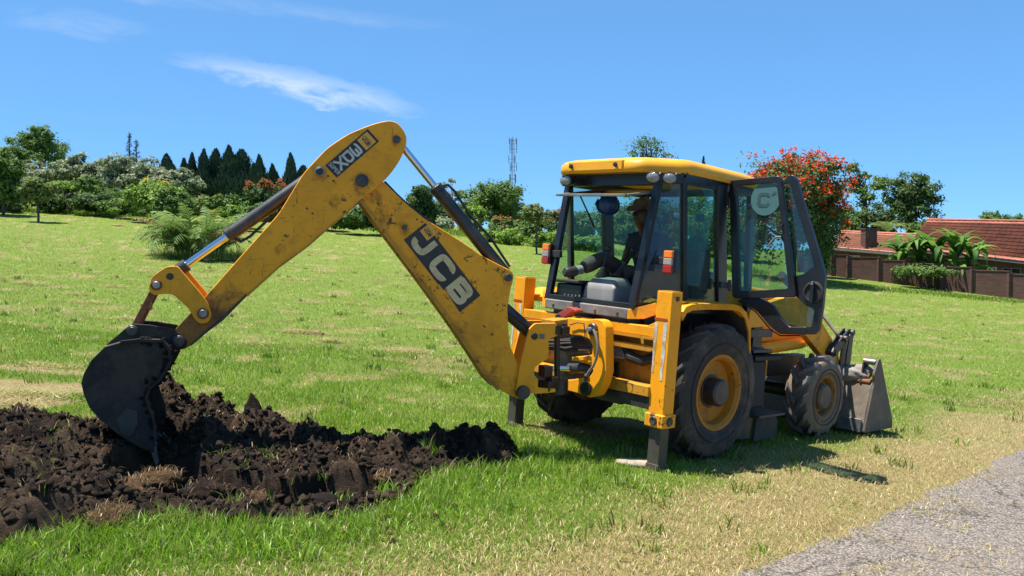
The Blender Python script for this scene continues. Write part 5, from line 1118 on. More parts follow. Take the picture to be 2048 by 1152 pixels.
tag(person, 'person in dark shirt and brown trousers seated in the cab, tan hat, hand on lever', 'person')
C_ = lambda x, y, z: (x-OP[0], y-OP[1], z-OP[2])
hx = C_(-.125, .03, 2.30)
# face: nose, brow, lips, eyes, ears (the head looks out over the tail of the machine)
MB().loft([[(hx[0]-.085, hx[1]-.012, hx[2]+.02), (hx[0]-.085, hx[1]+.012, hx[2]+.02), (hx[0]-.075, hx[1]+.01, hx[2]+.03), (hx[0]-.075, hx[1]-.01, hx[2]+.03)], [(hx[0]-.118, hx[1]-.02, hx[2]-.018), (hx[0]-.118, hx[1]+.02, hx[2]-.018), (hx[0]-.08, hx[1]+.022, hx[2]-.022), (hx[0]-.08, hx[1]-.022, hx[2]-.022)]]).build('nose', 'skin_brown', person, .005)
MB().sphere((hx[0]-.083, hx[1], hx[2]-.045), .022, sq=(.45, 1, .3)).build('mouth', 'skin_brown', person)
for s in (-1, 1):
    MB().sphere((hx[0]-.078, hx[1]+s*.034, hx[2]+.012), .0085).build('eye', 'seat_cloth', person); MB().sphere((hx[0]+.015, hx[1]+s*.092, hx[2]), .030, sq=(.7, .3, 1)).build('ear', 'skin_brown', person)
JS = {a: (J[a][0], r_) for a, r_ in (('pel', (.135, .125)), ('wai', .128), ('che', (.155, .13)), ('nk0', .070), ('shr', .085), ('shl', .085))}
JS['er'] = (J['shr'][0]*.45+J['elr'][0]*.55, .068); JS['el'] = (J['shl'][0]*.45+J['ell'][0]*.55, .068)
skin('shirt', JS, [('pel','wai'),('wai','che'),('che','nk0'),('che','shr'),('shr','er'),('che','shl'),('shl','el')], 'pel', 'shirt_navy', person)
JT = {'pel': (J['pel'][0], .138), 'hpr': (J['hpr'][0], .108), 'knr': (J['knr'][0], .082), 'cr': (J['knr'][0]*.16+J['anr'][0]*.84, .078), 'hpl': (J['hpl'][0], .108), 'knl': (J['knl'][0], .082), 'cl': (J['knl'][0]*.2+J['anl'][0]*.8, .07)}
tr = skin('trousers', JT, [('pel','hpr'),('hpr','knr'),('knr','cr'),('pel','hpl'),('hpl','knl'),('knl','cl')], 'pel', 'trouser_brown', person)
a = J['hpr'][0]*.40+J['knr'][0]*.60; b = J['hpr'][0]*.50+J['knr'][0]*.50; MB().tube([a, b], [.093, .095], 20).build('reflective_band', 'hi_vis', person)
a, b = J['anr'][0], J['tor'][0]; MB().tube([a*1.25-b*.25, a, a*.55+b*.45], [.045, .046, .046], 16).build('striped_sock', 'sock_stripe', person)
MB().tube([a*.75+b*.25+V3(0,0,.0), a*.3+b*.7, b*1.0+V3(0,0,.01), b*1.16-a*.16+V3(0,0,.02)], [.050, .052, .050, .034], 16).build('shoe', 'boot_black', person)
a, b = J['anl'][0], J['tol'][0]; MB().tube([a+V3(.03,0,.03), a, b, b*1.2-a*.2], [.048, .05, .045, .025], 16).build('shoe', 'boot_black', person)
hb = []
for i in range(28):
    t = 6.283*i/28; hb.append(t)
hat = MB(); ctr = C_(-.105, .03, 2.375); lo_ = []
for r_, h_ in ((.165, -.012), (.16, -.006), (.105, .004), (.098, .06), (.07, .088), (.02, .092)):
    lo_.append([(ctr[0]+r_*math.cos(t)*1.05, ctr[1]+r_*math.sin(t)*.92, ctr[2]+h_ + (.028*math.cos(2*t)*-1*(r_ > .12)) - .02*(r_ > .12)*math.cos(t)*-.6) for t in hb])
hat.loft(lo_).build('sun_hat', 'hat_straw', person, angle=60)
# blue hard hat hanging under the roof, green cap on the backrest, sack in the loader bucket
hc = V3(-.40, .235, 2.36)
mb = MB(); lp = []
for r_, h_ in ((.118, .005), (.118, .0), (.100, .006), (.098, .05), (.085, .095), (.05, .125), (.01, .132)):
    lp.append([(r_*math.cos(t)*1.15 - (.05 if r_ > .11 and math.cos(t) < -.3 else 0)*(-math.cos(t)), r_*math.sin(t), h_) for t in hb])
mb.loft(lp); o = mb.build('hard_hat', 'helmet_blue', None); o.matrix_world = ROOT.matrix_world @ Matrix.Translation(Vector(hc)) @ Matrix.Rotation(R(-30), 4, 'Y') @ Matrix.Rotation(R(35), 4, 'X') @ Matrix.Rotation(R(200), 4, 'Z')
tag(o, 'blue hard hat hanging under the roof inside the cab', 'hard hat')
MB().bar((-.02, -.118, .02), (.06, -.118, .02), .01, .03).tube([(0, -.11, .0), (0, 0, -.05), (0, .11, .0)], .005, 6).build('chin_strap', 'rubber', o)
gc = V3(.44, -.29, 2.0); mb = MB(); lp = []
for r_, h_ in ((.105, -.01), (.11, .02), (.10, .075), (.06, .115), (.01, .125)): lp.append([(r_*math.cos(t)*1.1, r_*math.sin(t), h_+.01*math.sin(3*t)) for t in hb])
o = mb.loft(lp).build('cap', 'cap_green', None); o.matrix_world = ROOT.matrix_world @ Matrix.Translation(Vector(gc)); MB().prism([(-.08,-.09,0),(-.20,-.05,-.03),(-.21,.05,-.03),(-.08,.09,0)], (0, 0, .012)).build('peak', 'cap_green', o, .004)
tag(o, 'green cloth cap set on top of the seat backrest in the cab', 'cap')
simple('sack_grey', (0.24, 0.215, 0.185), .8, 0, .3, 9, .006)
d = I3V; q = 1+.55*(fbm(d[:, 0]*2+d[:, 2], d[:, 1]*2-d[:, 2], 4, 1.5)-.5); W_ = d*q[:, None]*np.array([.14, .34, .12])
W_[:, 2] -= .08*(W_[:, 1] > .1); o = np_obj('sack', W_, I3F, 'sack_grey', smooth=True); o.matrix_world = ROOT.matrix_world @ Matrix.Translation(Vector((3.02, -.72, .66))) @ Matrix.Rotation(R(-12), 4, 'X')
tag(o, 'crumpled grey sack lying over the back of the front loader bucket', 'sack')
rp_ = []
for i in range(60): t = i/59*6.283*4; rp_.append((3.0+.05*math.cos(t), -.97+.05*math.sin(t*.5)+.02*math.sin(t*1.7), .62+.07*math.sin(t)+.03*math.cos(.6*t)))
o = local_obj(MB().tube(rp_, .013, 8), 'rope', 'rust', (3.0, -.97, .6)); tag(o, 'bundle of brown rope beside the sack at the loader bucket end plate', 'rope')
# flat stone under the right stabiliser
p = gp(1278, 932); d = I3V; q = 1+.25*(fbm(d[:, 0]*2, d[:, 1]*2, 3, 1.3)-.5); simple('pale_stone', (0.36, 0.29, 0.22), .85, 0, .25, 12, .004, (0.16, 0.11, 0.07), .6)
o = np_obj('flat_stone', np.sign(d)*np.abs(d)**.8*q[:, None]*np.array([.20, .11, .032]), I3F, 'pale_stone', smooth=True); o.location = (float(p[0]), float(p[1])+.03, float(p[2])+.018); o.rotation_euler = (0, R(4), R(-8)); tag(o, 'flat pale stone lying in the grass by the stabiliser foot', 'stone')

# ================================================================== trees, shrubs, palms
def leaf_mat(name, dark, light, trans=0.35):
    k = NM(name); t = k.attr('tone'); c = k.mix(t, dark, light)
    df = k.n('ShaderNodeBsdfDiffuse'); k.t.links.new(c, df.inputs[0]); tl = k.n('ShaderNodeBsdfTranslucent'); k.t.links.new(c, tl.inputs[0])
    gl = k.n('ShaderNodeBsdfGlossy'); gl.inputs['Roughness'].default_value = .6; gl.inputs[0].default_value = (.6, .65, .6, 1)
    m1 = k.n('ShaderNodeMixShader'); m1.inputs[0].default_value = trans; k.t.links.new(df.outputs[0], m1.inputs[1]); k.t.links.new(tl.outputs[0], m1.inputs[2])
    m2 = k.n('ShaderNodeMixShader'); m2.inputs[0].default_value = .03; k.t.links.new(m1.outputs[0], m2.inputs[1]); k.t.links.new(gl.outputs[0], m2.inputs[2])
    MATS[name] = k.done(m2.outputs[0])
leaf_mat('leaf_dark', (0.033, 0.0674, 0.018), (0.105, 0.1726, 0.039)); leaf_mat('leaf_mid', (0.0526, 0.105, 0.021), (0.1576, 0.2476, 0.045)); leaf_mat('leaf_bright', (0.09, 0.18, 0.021), (0.27, 0.39, 0.0526))
leaf_mat('leaf_grey', (0.1126, 0.1424, 0.0674), (0.36, 0.405, 0.2326)); leaf_mat('leaf_cypress', (0.0166, 0.0372, 0.0221), (0.0552, 0.0938, 0.0469), .12); leaf_mat('leaf_olive', (0.09, 0.1276, 0.03), (0.225, 0.27, 0.0674))
leaf_mat('flower_red', (0.48, 0.040, 0.012), (0.80, 0.130, 0.030)); leaf_mat('flower_orange', (0.36, 0.10, 0.035), (0.55, 0.19, 0.07)); leaf_mat('flower_yellow', (0.55, 0.38, 0.03), (0.75, 0.55, 0.05))
leaf_mat('banana_leaf', (0.0562, 0.1438, 0.0225), (0.1875, 0.325, 0.05), .5); leaf_mat('palm_leaf', (0.065, 0.135, 0.028), (0.230, 0.320, 0.080), .4); leaf_mat('palm_dry', (0.2, 0.1375, 0.0625), (0.4125, 0.325, 0.1625), .3)
simple('bark', (0.085, 0.068, 0.052), .9, 0, .4, 3, .02)
def leaves(C, N, size, rs, droop=.3, asp=.5):
    """diamond leaf sprays centred on C, facing N"""
    n = len(C); a = rs.randn(n, 3); T = np.cross(N, a); T /= np.linalg.norm(T, axis=1)[:, None]+1e-9; T[:, 2] -= droop; T /= np.linalg.norm(T, axis=1)[:, None]; B = np.cross(N, T); B /= np.linalg.norm(B, axis=1)[:, None]+1e-9
    s = size[:, None]; V = np.stack([C-T*s*.5, C+B*s*asp*.5-N*s*.05, C+T*s*.5-N*s*.10, C-B*s*asp*.5-N*s*.05], 1).reshape(-1, 3); return V, np.arange(n*4).reshape(n, 4)
def foliage(lobes, ncl, nlf, size, rs, spread=.30, flat=.65, up=.45, upbias=.25):
    L = np.array(lobes, float); w = (L[:, 3]*L[:, 4]+L[:, 3]*L[:, 5]); w /= w.sum(); li = rs.choice(len(L), ncl, p=w); d = rs.randn(ncl, 3); d[:, 2] += upbias; d /= np.linalg.norm(d, axis=1)[:, None]
    rad = (.45+.55*rs.rand(ncl)**.6)[:, None]; cc = L[li, :3]+d*rad*L[li, 3:6]; cs = spread*L[li, 3:6].mean(1)*(.55+.8*rs.rand(ncl))
    ci = rs.randint(0, ncl, nlf); o = rs.randn(nlf, 3); o *= .52; P = cc[ci]+o*cs[ci][:, None]*np.array([1, 1, flat])
    N = d[ci]*.4+o*.55+np.array([0, 0, up])+rs.randn(nlf, 3)*.32; N /= np.linalg.norm(N, axis=1)[:, None]
    tone = np.clip(.5*rs.rand(ncl)[ci]+.5*rs.rand(nlf), 0, 1); V, F2 = leaves(P, N, size*(.6+.8*rs.rand(nlf)), rs); return V, F2, np.repeat(tone, 4), cc, d
def limb(mb, a, b, r0, r1, rs, wob=.08):
    a = np.array(a); b = np.array(b); L = np.linalg.norm(b-a); pts = [a+(b-a)*t+rs.randn(3)*wob*L*(t*(1-t)*2)+np.array([0, 0, .10*L*math.sin(math.pi*t)*.4]) for t in np.linspace(0, 1, 5)]; mb.tube(pts, [r0+(r1-r0)*t for t in np.linspace(0, 1, 5)], 7)
_ts = [100]
def tree(name, label, u, vtop, vbot, wpx, Y, mat, kind='broad', leaf=.34, n=5000, ncl=90, flower=None, nfl=0, cat='tree', group=None, clear=0.0, lobes_n=9, trunk=True, fsize=.3, toponly=.35):
    """crown between pixel rows vtop and vbot, wpx wide, standing at depth Y; it grows from the ground there"""
    _ts[0] += 1; rs = np.random.RandomState(_ts[0]); t = wp(u, vtop, Y); x, zt = t[0], t[2]; zg = float(g(x, Y)); m = Y/FPX; hw = wpx*m/2; zb = max(wp(u, vbot, Y)[2], zg+clear); H = zt-zb; r = empty(name, (x, Y, zg-.05)); tag(r, label, cat, group)
    z0 = zb-zg; lobes = []
    if kind == 'broad':
        for i in range(lobes_n):
            a = 6.283*i/lobes_n+rs.rand()*.7; q = hw*(.25+.38*rs.rand()); zz = z0+H*(.24+.50*rs.rand()); s_ = hw*(.34+.20*rs.rand()); lobes.append((q*math.cos(a), q*math.sin(a), zz, s_, s_, min(H*.24*(.8+.5*rs.rand()), s_*1.1)))
        lobes.append((rs.randn()*.1*hw, 0, z0+H*.80, hw*.42, hw*.42, H*.20)); lobes.append((0, 0, z0+H*.5, hw*.6, hw*.6, H*.36))
    elif kind == 'layer':
        for i in range(lobes_n+3):
            a = 6.283*rs.rand(); q = hw*.75*math.sqrt(rs.rand()); zz = z0+H*(.30+.62*rs.rand()*(1-.35*q/hw)); s_ = hw*(.26+.18*rs.rand()); lobes.append((q*math.cos(a), q*math.sin(a), zz, s_, s_, H*.13))
    elif kind == 'bush':
        for i in range(lobes_n):
            a = 6.283*rs.rand(); q = hw*.62*math.sqrt(rs.rand()); s_ = hw*(.30+.22*rs.rand()); hh = H*(.55+.40*rs.rand())*(1-.30*(q/hw)**2); lobes.append((q*math.cos(a), q*math.sin(a), z0+hh*.5, s_, s_, hh*.5))
    elif kind == 'sparse':
        for i in range(lobes_n):
            a = 6.283*rs.rand(); q = hw*.70*math.sqrt(rs.rand()); s_ = hw*(.16+.16*rs.rand()); lobes.append((q*math.cos(a), q*math.sin(a), z0+H*(.15+.78*rs.rand()), s_, s_, s_*.7))
    if kind == 'cypress':
        k_ = rs.rand(n); pw = .50+.45*rs.rand(); wf_ = .95+.5*rs.rand(); lead = (rs.rand(n) < .30); hs_ = np.where(lead, .62+.25*rs.rand(), 1.0); zz = z0+H*hs_*(k_**1.35)*.99; rad = hw*np.power(np.clip(1-(zz-z0)/(H*hs_), 0, 1), pw)*wf_*(.92+.14*np.sin(zz*2.1+rs.rand()*6))*np.minimum(1, (zz-z0)/(H*.22)+.55); a = rs.rand(n)*6.283; lump_ = .50+.80*fbm(a*1.3+_ts[0], zz*.8, 3)+.22*rs.rand(n); q = rad*lump_*np.sqrt(.30+.70*rs.rand(n)); oa = rs.rand()*6.28; P = np.stack([q*np.cos(a)+lead*hw*.42*np.cos(oa), q*np.sin(a)+lead*hw*.42*np.sin(oa), zz], -1)
        N = np.stack([np.cos(a), np.sin(a), .25+0*a], -1)+rs.randn(n, 3)*.35; N /= np.linalg.norm(N, axis=1)[:, None]; s_ = leaf*(.6+.8*rs.rand(n)); T = np.array([0, 0, 1.])+N*.35+rs.randn(n, 3)*.2; B = np.cross(N, T); B /= np.linalg.norm(B, axis=1)[:, None]; S = s_[:, None]
        V = np.stack([P-T*S*.6, P+B*S*.22, P+T*S*.6, P-B*S*.22], 1).reshape(-1, 3); F2 = np.arange(n*4).reshape(n, 4); tone = np.repeat(np.clip(.55*vnoise(a*2.2, zz*2)+.5*rs.rand(n), 0, 1), 4)
    else:
        sp = {'broad': .40, 'layer': .46, 'bush': .40, 'sparse': .85}[kind]; V, F2, tone, cc, dd = foliage(lobes, ncl, n, leaf, rs, sp, .5 if kind == 'layer' else .7)
    V = V.copy(); V[:, 2] = np.maximum(V[:, 2], .02)
    np_obj('crown', V, F2, mat, {'tone': tone}, parent=r)
    if flower:
        out = dd[:, 2] > -.1; fc = cc[out & (cc[:, 2] > z0+H*toponly)]; i = rs.randint(0, len(fc), nfl); i = i[:, None]; rep = 5; P = (fc[i[:, 0]]+rs.randn(nfl, 3)*np.array([.05, .05, .04])*hw+dd[np.nonzero(out & (cc[:, 2] > z0+H*toponly))[0]][i[:, 0]]*.10*hw); P = np.repeat(P, rep, 0)+rs.randn(nfl*rep, 3)*fsize*.45
        N = rs.randn(nfl*rep, 3)*.6+np.array([0, 0, .8]); N /= np.linalg.norm(N, axis=1)[:, None]; V2, F3 = leaves(P, N, fsize*(.6+.7*rs.rand(nfl*rep)), rs, 0, .7); q = np_obj('blossom', V2, F3, flower, {'tone': np.repeat(rs.rand(nfl*rep), 4)}, parent=r); q['kind'] = 'stuff'
    if trunk:
        mb = MB(); top = np.array((0, 0, z0+H*(.45 if kind != 'cypress' else .8))); r0 = max(.06, min(.30, hw*.07)) if kind != 'sparse' else max(.08, hw*.07)
        limb(mb, (0, 0, -.1), top, r0, r0*.55, rs, .03)
        if kind != 'cypress':
            for l in (lobes[:7] if kind != 'sparse' else lobes): limb(mb, top*(.35+.6*rs.rand()), (l[0]*.85, l[1]*.85, l[2]), r0*.5, r0*.12, rs)
        mb.build('trunk', 'bark', r)
    return r
# --- left, beyond the field
tree('broadleaf_tree', 'dark feathery tree at the far end of the left hedge, casting shade', 2, 296, 416, 100, 62, 'leaf_mid', 'broad', .30, 9000, 130)
tree('broadleaf_tree', 'tall airy tree whose crown rises above the grey-green trees', 78, 252, 345, 130, 112, 'leaf_mid', 'broad', .40, 6500, 110, lobes_n=12)
tree('broadleaf_tree', 'low dark tree beside the tall airy tree', 20, 282, 360, 90, 106, 'leaf_mid', 'broad', .4, 4000, 90)
for i, (u, vt, w, lab) in enumerate(((112,312,120,'grey-green spreading tree under the tall airy tree'),(172,304,110,'grey-green spreading tree beside the tall airy tree'),(222,302,110,'grey-green layered tree left of the thin bare conifers'.replace('left of','before')),(268,298,110,'grey-green layered tree with the thin conifers above it'),(318,318,110,'low grey-green layered tree next to the small lone cypress'),(352,332,80,'lowest grey-green layered tree beside the cypress row'))):
    tree('canopy_tree', lab, u, vt, 412, w*1.2, 98-i, 'leaf_grey', 'layer', .36, 11000, 220, group='grey-green trees behind the hedge', lobes_n=16)
for i, (u, vt, hh) in enumerate(((258,264,0),(272,279,1))):
    _ts[0] += 1; rs = np.random.RandomState(_ts[0]); t = wp(u, vt, 122); zg = float(g(t[0], 122)); H = t[2]-zg; r = empty('thin_conifer', (t[0], 122, zg)); tag(r, ('taller' if i == 0 else 'shorter')+' thin bare-stemmed conifer rising over the grey-green trees', 'conifer', 'thin conifers'); mb = MB(); mb.tube([(0, 0, 0), (0, 0, H)], [.22, .05], 6); P = []
    for j in range(17):
        z_ = H*(.45+.54*j/17)
        for q in range(3):
            a = rs.rand()*6.28; l_ = .75*(1.15-j/19); e_ = (math.cos(a)*l_, math.sin(a)*l_, z_+.35*l_); mb.tube([(0, 0, z_), e_], [.05, .02], 4); P += [np.array(e_)*np.array([t_, t_, 1])-np.array([0, 0, (1-t_)*.3]) for t_ in (.5, .75, 1)]
    mb.build('trunk', 'bark', r); P = np.repeat(np.array(P), 3, 0)+rs.randn(len(P)*3, 3)*.10; N = rs.randn(len(P), 3); N /= np.linalg.norm(N, axis=1)[:, None]; V, F2 = leaves(P, N, .20+.15*rs.rand(len(P)), rs, -.4, .3); np_obj('crown', V, F2, 'leaf_cypress', {'tone': np.repeat(rs.rand(len(P)), 4)}, parent=r)
for u, vt, vb, w, Y, lab in ((333,308,345,26,125,'small lone cypress peeping over the grey-green trees'),(384,306,398,40,98,'first slim cypress of the dense row, leaning on its neighbour'),(408,298,398,42,97,'cypress second in the dense row after the slim one'),(432,298,398,40,98,'cypress third in the dense row beside the tallest'),(458,291,400,50,96,'tallest cypress in the dense row'),(484,299,400,48,97,'broad cypress closing the dense row'),(518,310,400,46,96,'stand-alone cypress between the dense row and the short one'),(545,329,400,34,98,'short cypress between two taller ones above the orange tree'),(581,307,400,46,96,'pointed cypress just before the bucket ram'),(606,332,400,36,98,'half-hidden cypress behind the yellow dipper'),(368,318,372,30,103,'pale sparse cypress before the dense row')):
    tree('cypress', lab, u, vt, vb, w*1.22, Y, 'leaf_cypress', 'cypress', .34, 5200, cat='cypress', group='row of cypresses')
tree('young_tree', 'small round tree on a short trunk standing clear of the hedge', 74, 352, 408, 72, 58, 'leaf_olive', 'broad', .22, 5000, 110, clear=.8)
for u, vt, vb, w, Y, mt, lab, n in ((128,345,420,90,72,'leaf_bright','flat bright green tree over the dark hedge',5500),(170,352,420,110,74,'leaf_mid','green tree fused into the dark hedge beside the bright one',5500),(25,372,418,90,66,'leaf_dark','dark hedge bush under the feathery tree',3500),(120,380,420,90,68,'leaf_dark','dark hedge bush behind the small round tree',4000),(180,376,421,90,68,'leaf_dark','dark glossy hedge bush beneath the fused green tree',4000),(228,384,424,70,67,'leaf_mid','light-topped hedge bush with a thin pole in front',3500),(265,392,428,60,67,'leaf_dark','dark hedge bush tucked against the yellow-green tree',3000),(205,374,424,130,80,'leaf_dark','broad dark bush at the back of the hedge',5500),(60,378,420,130,80,'leaf_dark','broad dark bush behind the small round tree',5000),(350,385,432,110,80,'leaf_dark','shaded bush at the back of the yellow-green tree',4500)):
    tree('hedge_bush' if vt > 370 else 'broadleaf_tree', lab, u, vt, vb, w*1.3, Y, mt, 'bush' if vt > 370 else 'layer', .27, n, 110, cat='bush' if vt > 370 else 'tree', trunk=vt <= 370)
tree('broadleaf_tree', 'wide yellow-green tree with yellow blossom on top', 312, 358, 425, 140, 66, 'leaf_bright', 'bush', .25, 9000, 170, 'flower_yellow', 40, lobes_n=14, fsize=.13, toponly=.8)
tree('broadleaf_tree', 'dark rounded tree standing before the yellow-green tree', 345, 368, 433, 84, 61, 'leaf_mid', 'bush', .24, 7500, 140, lobes_n=11)
tree('flowering_tree', 'broad tree crowned with orange blossom beside the bucket ram', 534, 347, 425, 104, 76, 'leaf_dark', 'bush', .26, 7500, 150, 'flower_orange', 420, lobes_n=12, fsize=.16, toponly=.55)
for u, vt, vb, w, Y, mt, lab, n in ((400,384,428,70,68,'leaf_olive','olive bush with faint yellow bloom behind the palm clump',4000),(440,382,432,70,66,'leaf_mid','mid green bush right behind the palm clump fronds'.replace('right ',''),4000),(478,390,436,60,66,'leaf_bright','leafy light green bush between palm clump and bucket ram',3800),(520,398,440,60,64,'leaf_mid','green bush under the orange-blossom tree',3600),(570,395,445,60,66,'leaf_dark','dark bush behind the bucket ram',3000),(660,400,455,60,70,'leaf_dark','dark bush seen between dipper and boom',3500),(700,402,455,70,68,'leaf_mid','glossy bush filling the gap between dipper and boom',4500),(745,408,456,70,69,'leaf_dark','dark bush behind the top of the boom',4000)):
    tree('hedge_bush', lab, u, vt, vb, w*1.25, Y, mt, 'bush', .26, int(n*1.3), 130, cat='bush', trunk=False)
tree('agave', 'low strappy plant at the foot of the dark hedge', 232, 413, 425, 32, 60, 'leaf_bright', 'bush', .3, 700, 30, cat='plant', trunk=False)
tree('shrub', 'tiny shrub beside the low strappy plant', 285, 415, 430, 22, 60, 'leaf_mid', 'bush', .16, 700, 30, cat='shrub', trunk=False)
tree('shrub', 'yellow-flowering shrub showing above the palm fronds', 424, 415, 432, 18, 58, 'leaf_bright', 'bush', .14, 500, 20, 'flower_yellow', 60, cat='shrub', trunk=False, fsize=.14)
for u, vt, w, Y, mt, lab in ((40,318,150,128,'leaf_dark','dark tree far behind the feathery tree'),(150,322,150,130,'leaf_mid','tree far behind the grey-green pair'),(300,336,140,130,'leaf_dark','dark tree far behind the yellow-green tree'),(395,330,110,122,'leaf_mid','pale green tree peeping out behind the first cypresses'),(455,312,120,124,'leaf_olive','olive tree with crown showing between the tallest cypresses'),(540,350,120,120,'leaf_dark','dark tree far behind the orange-blossom tree'),(625,360,110,120,'leaf_mid','tree far behind the dipper')):
    tree('broadleaf_tree', lab, u, vt, 415, w, Y, mt, 'bush', .40, 5000, 110, group='trees of the back row', lobes_n=12)
# --- middle, between boom and cab
tree('broadleaf_tree', 'dense dark round tree behind the dipper ram', 842, 366, 450, 82, 84, 'leaf_dark', 'broad', .30, 7500, 130)
tree('gum_tree', 'airy grey gum tree behind the dipper ram rod', 905, 353, 440, 66, 100, 'leaf_grey', 'sparse', .30, 2600, 80, lobes_n=16)
tree('broadleaf_tree', 'big leafy tree under the radio mast', 992, 361, 460, 150, 95, 'leaf_mid', 'broad', .36, 10000, 160, lobes_n=13)
for u, vt, vb, w, Y, mt, lab, n, fl in ((935,385,455,60,88,'leaf_mid','green tree beside the big leafy tree, by the ram',4500,None),(890,425,460,60,80,'leaf_grey','grey-green bush at the foot of the dark round tree',3000,None),(950,395,450,60,82,'leaf_bright','light green bush by the dipper ram pipe',3000,None),(945,430,470,60,78,'leaf_olive','olive bush below the light green one',3000,None),(1000,424,478,80,76,'leaf_mid','bush dotted with orange blossom under the big leafy tree',4500,'flower_orange'),(1050,432,486,70,75,'leaf_mid','plain green bush beside the young tree',4000,None),(1122,402,478,84,77,'leaf_dark','dark tree with orange blossom behind the cab post',6000,'flower_orange'),(1165,412,484,60,78,'leaf_mid','green bush seen through the open rear window',4000,None),(1010,452,486,90,70,'leaf_bright','low light hedge of broad leaves before the blossom bush',3500,None),(1100,455,493,90,69,'leaf_bright','low light hedge of broad leaves by the cab tail lamp',3500,None),(1170,462,497,80,69,'leaf_bright','low light hedge seen behind the operator leg',3200,None)):
    tree('broadleaf_tree' if vt < 410 else 'hedge_bush', lab, u, vt, vb, w, Y, mt, 'bush', .26, n, 110, fl, 90 if fl else 0, cat='tree' if vt < 410 else 'bush', trunk=vt < 410, fsize=.2)
for u, vt, w, Y, mt, lab in ((790,400,90,112,'leaf_dark','dark tree far behind the boom head'),(872,392,90,112,'leaf_mid','tree far behind the gum tree'),(1065,392,90,112,'leaf_mid','tree far behind the slender young tree'),(1150,398,100,110,'leaf_dark','dark tree far behind the open rear window')):
    tree('broadleaf_tree', lab, u, vt, 480, w, Y, mt, 'bush', .38, 4500, 100, group='trees of the back row', lobes_n=12)
tree('young_tree', 'slender young tree with bare stem in long grass near the hedge', 1074, 404, 458, 62, 62, 'leaf_olive', 'broad', .20, 3200, 80, clear=1.2, lobes_n=8)
# --- seen through and over the cab
tree('broadleaf_tree', 'tall open-crowned tree rising above the cab roof', 1296, 272, 350, 130, 92, 'leaf_mid', 'sparse', .26, 1900, 90, lobes_n=26)
for u, vt, vb, w, Y, lab in ((1215,385,500,80,80,'leafy tree behind the hanging hard hat'),(1265,378,505,80,78,'leafy tree behind the seated operator'),(1325,372,510,90,76,'leafy tree behind the corner window'),(1385,360,515,90,74,'leafy tree behind the cab side window'),(1440,360,520,80,72,'leafy tree behind the open door hinge'),(1500,380,530,90,70,'leafy tree behind the door window')):
    tree('broadleaf_tree', lab, u, vt, vb, w, Y, 'leaf_mid', 'bush', .27, 6500, 140, group='trees behind the cab', lobes_n=13)
tree('cypress', 'cypress tip just showing over the cab roof', 1407, 312, 400, 24, 105, 'leaf_cypress', 'cypress', .3, 1500, cat='cypress')
# --- right
tree('flame_tree', 'big dark tree covered in red blossom beside the open door', 1588, 292, 520, 255, 55, 'leaf_dark', 'broad', .24, 22000, 330, 'flower_red', 1500, lobes_n=18, fsize=.20, toponly=.30, clear=1.0)
tree('broadleaf_tree', 'thin crooked tree with airy crown behind the red-blossom tree', 1735, 322, 420, 84, 84, 'leaf_mid', 'sparse', .30, 2600, 80, lobes_n=15)
tree('broadleaf_tree', 'large dark tree with drooping boughs behind the lower roof', 1822, 333, 470, 124, 86, 'leaf_dark', 'broad', .34, 8500, 140, lobes_n=12)
for u, vt, vb, w, Y, mt, lab in ((1700,392,480,80,82,'leaf_mid','bush tree at the foot of the thin crooked tree'),(1765,388,480,80,82,'leaf_dark','dense dark tree behind the chimney'),(1845,430,480,60,80,'leaf_mid','green tree between the two tiled roofs'),(1640,380,520,70,60,'leaf_dark','dark leafy tree at the back of the red-blossom tree')):
    tree('broadleaf_tree', lab, u, vt, vb, w, Y, mt, 'bush', .28, 5500, 120, lobes_n=11)
tree('shrub', 'pale flowering shrub at the end of the brick wall', 1650, 482, 552, 66, 57, 'leaf_bright', 'bush', .20, 3500, 90, cat='shrub', trunk=False)
for u, vt, w, lab in ((1985,418,60,'far tree rising behind the larger roof'),(2030,428,60,'far low tree over the ridge of the larger roof')):
    tree('broadleaf_tree', lab, u, vt, 470, w, 110, 'leaf_mid', 'broad', .36, 2500, 70)
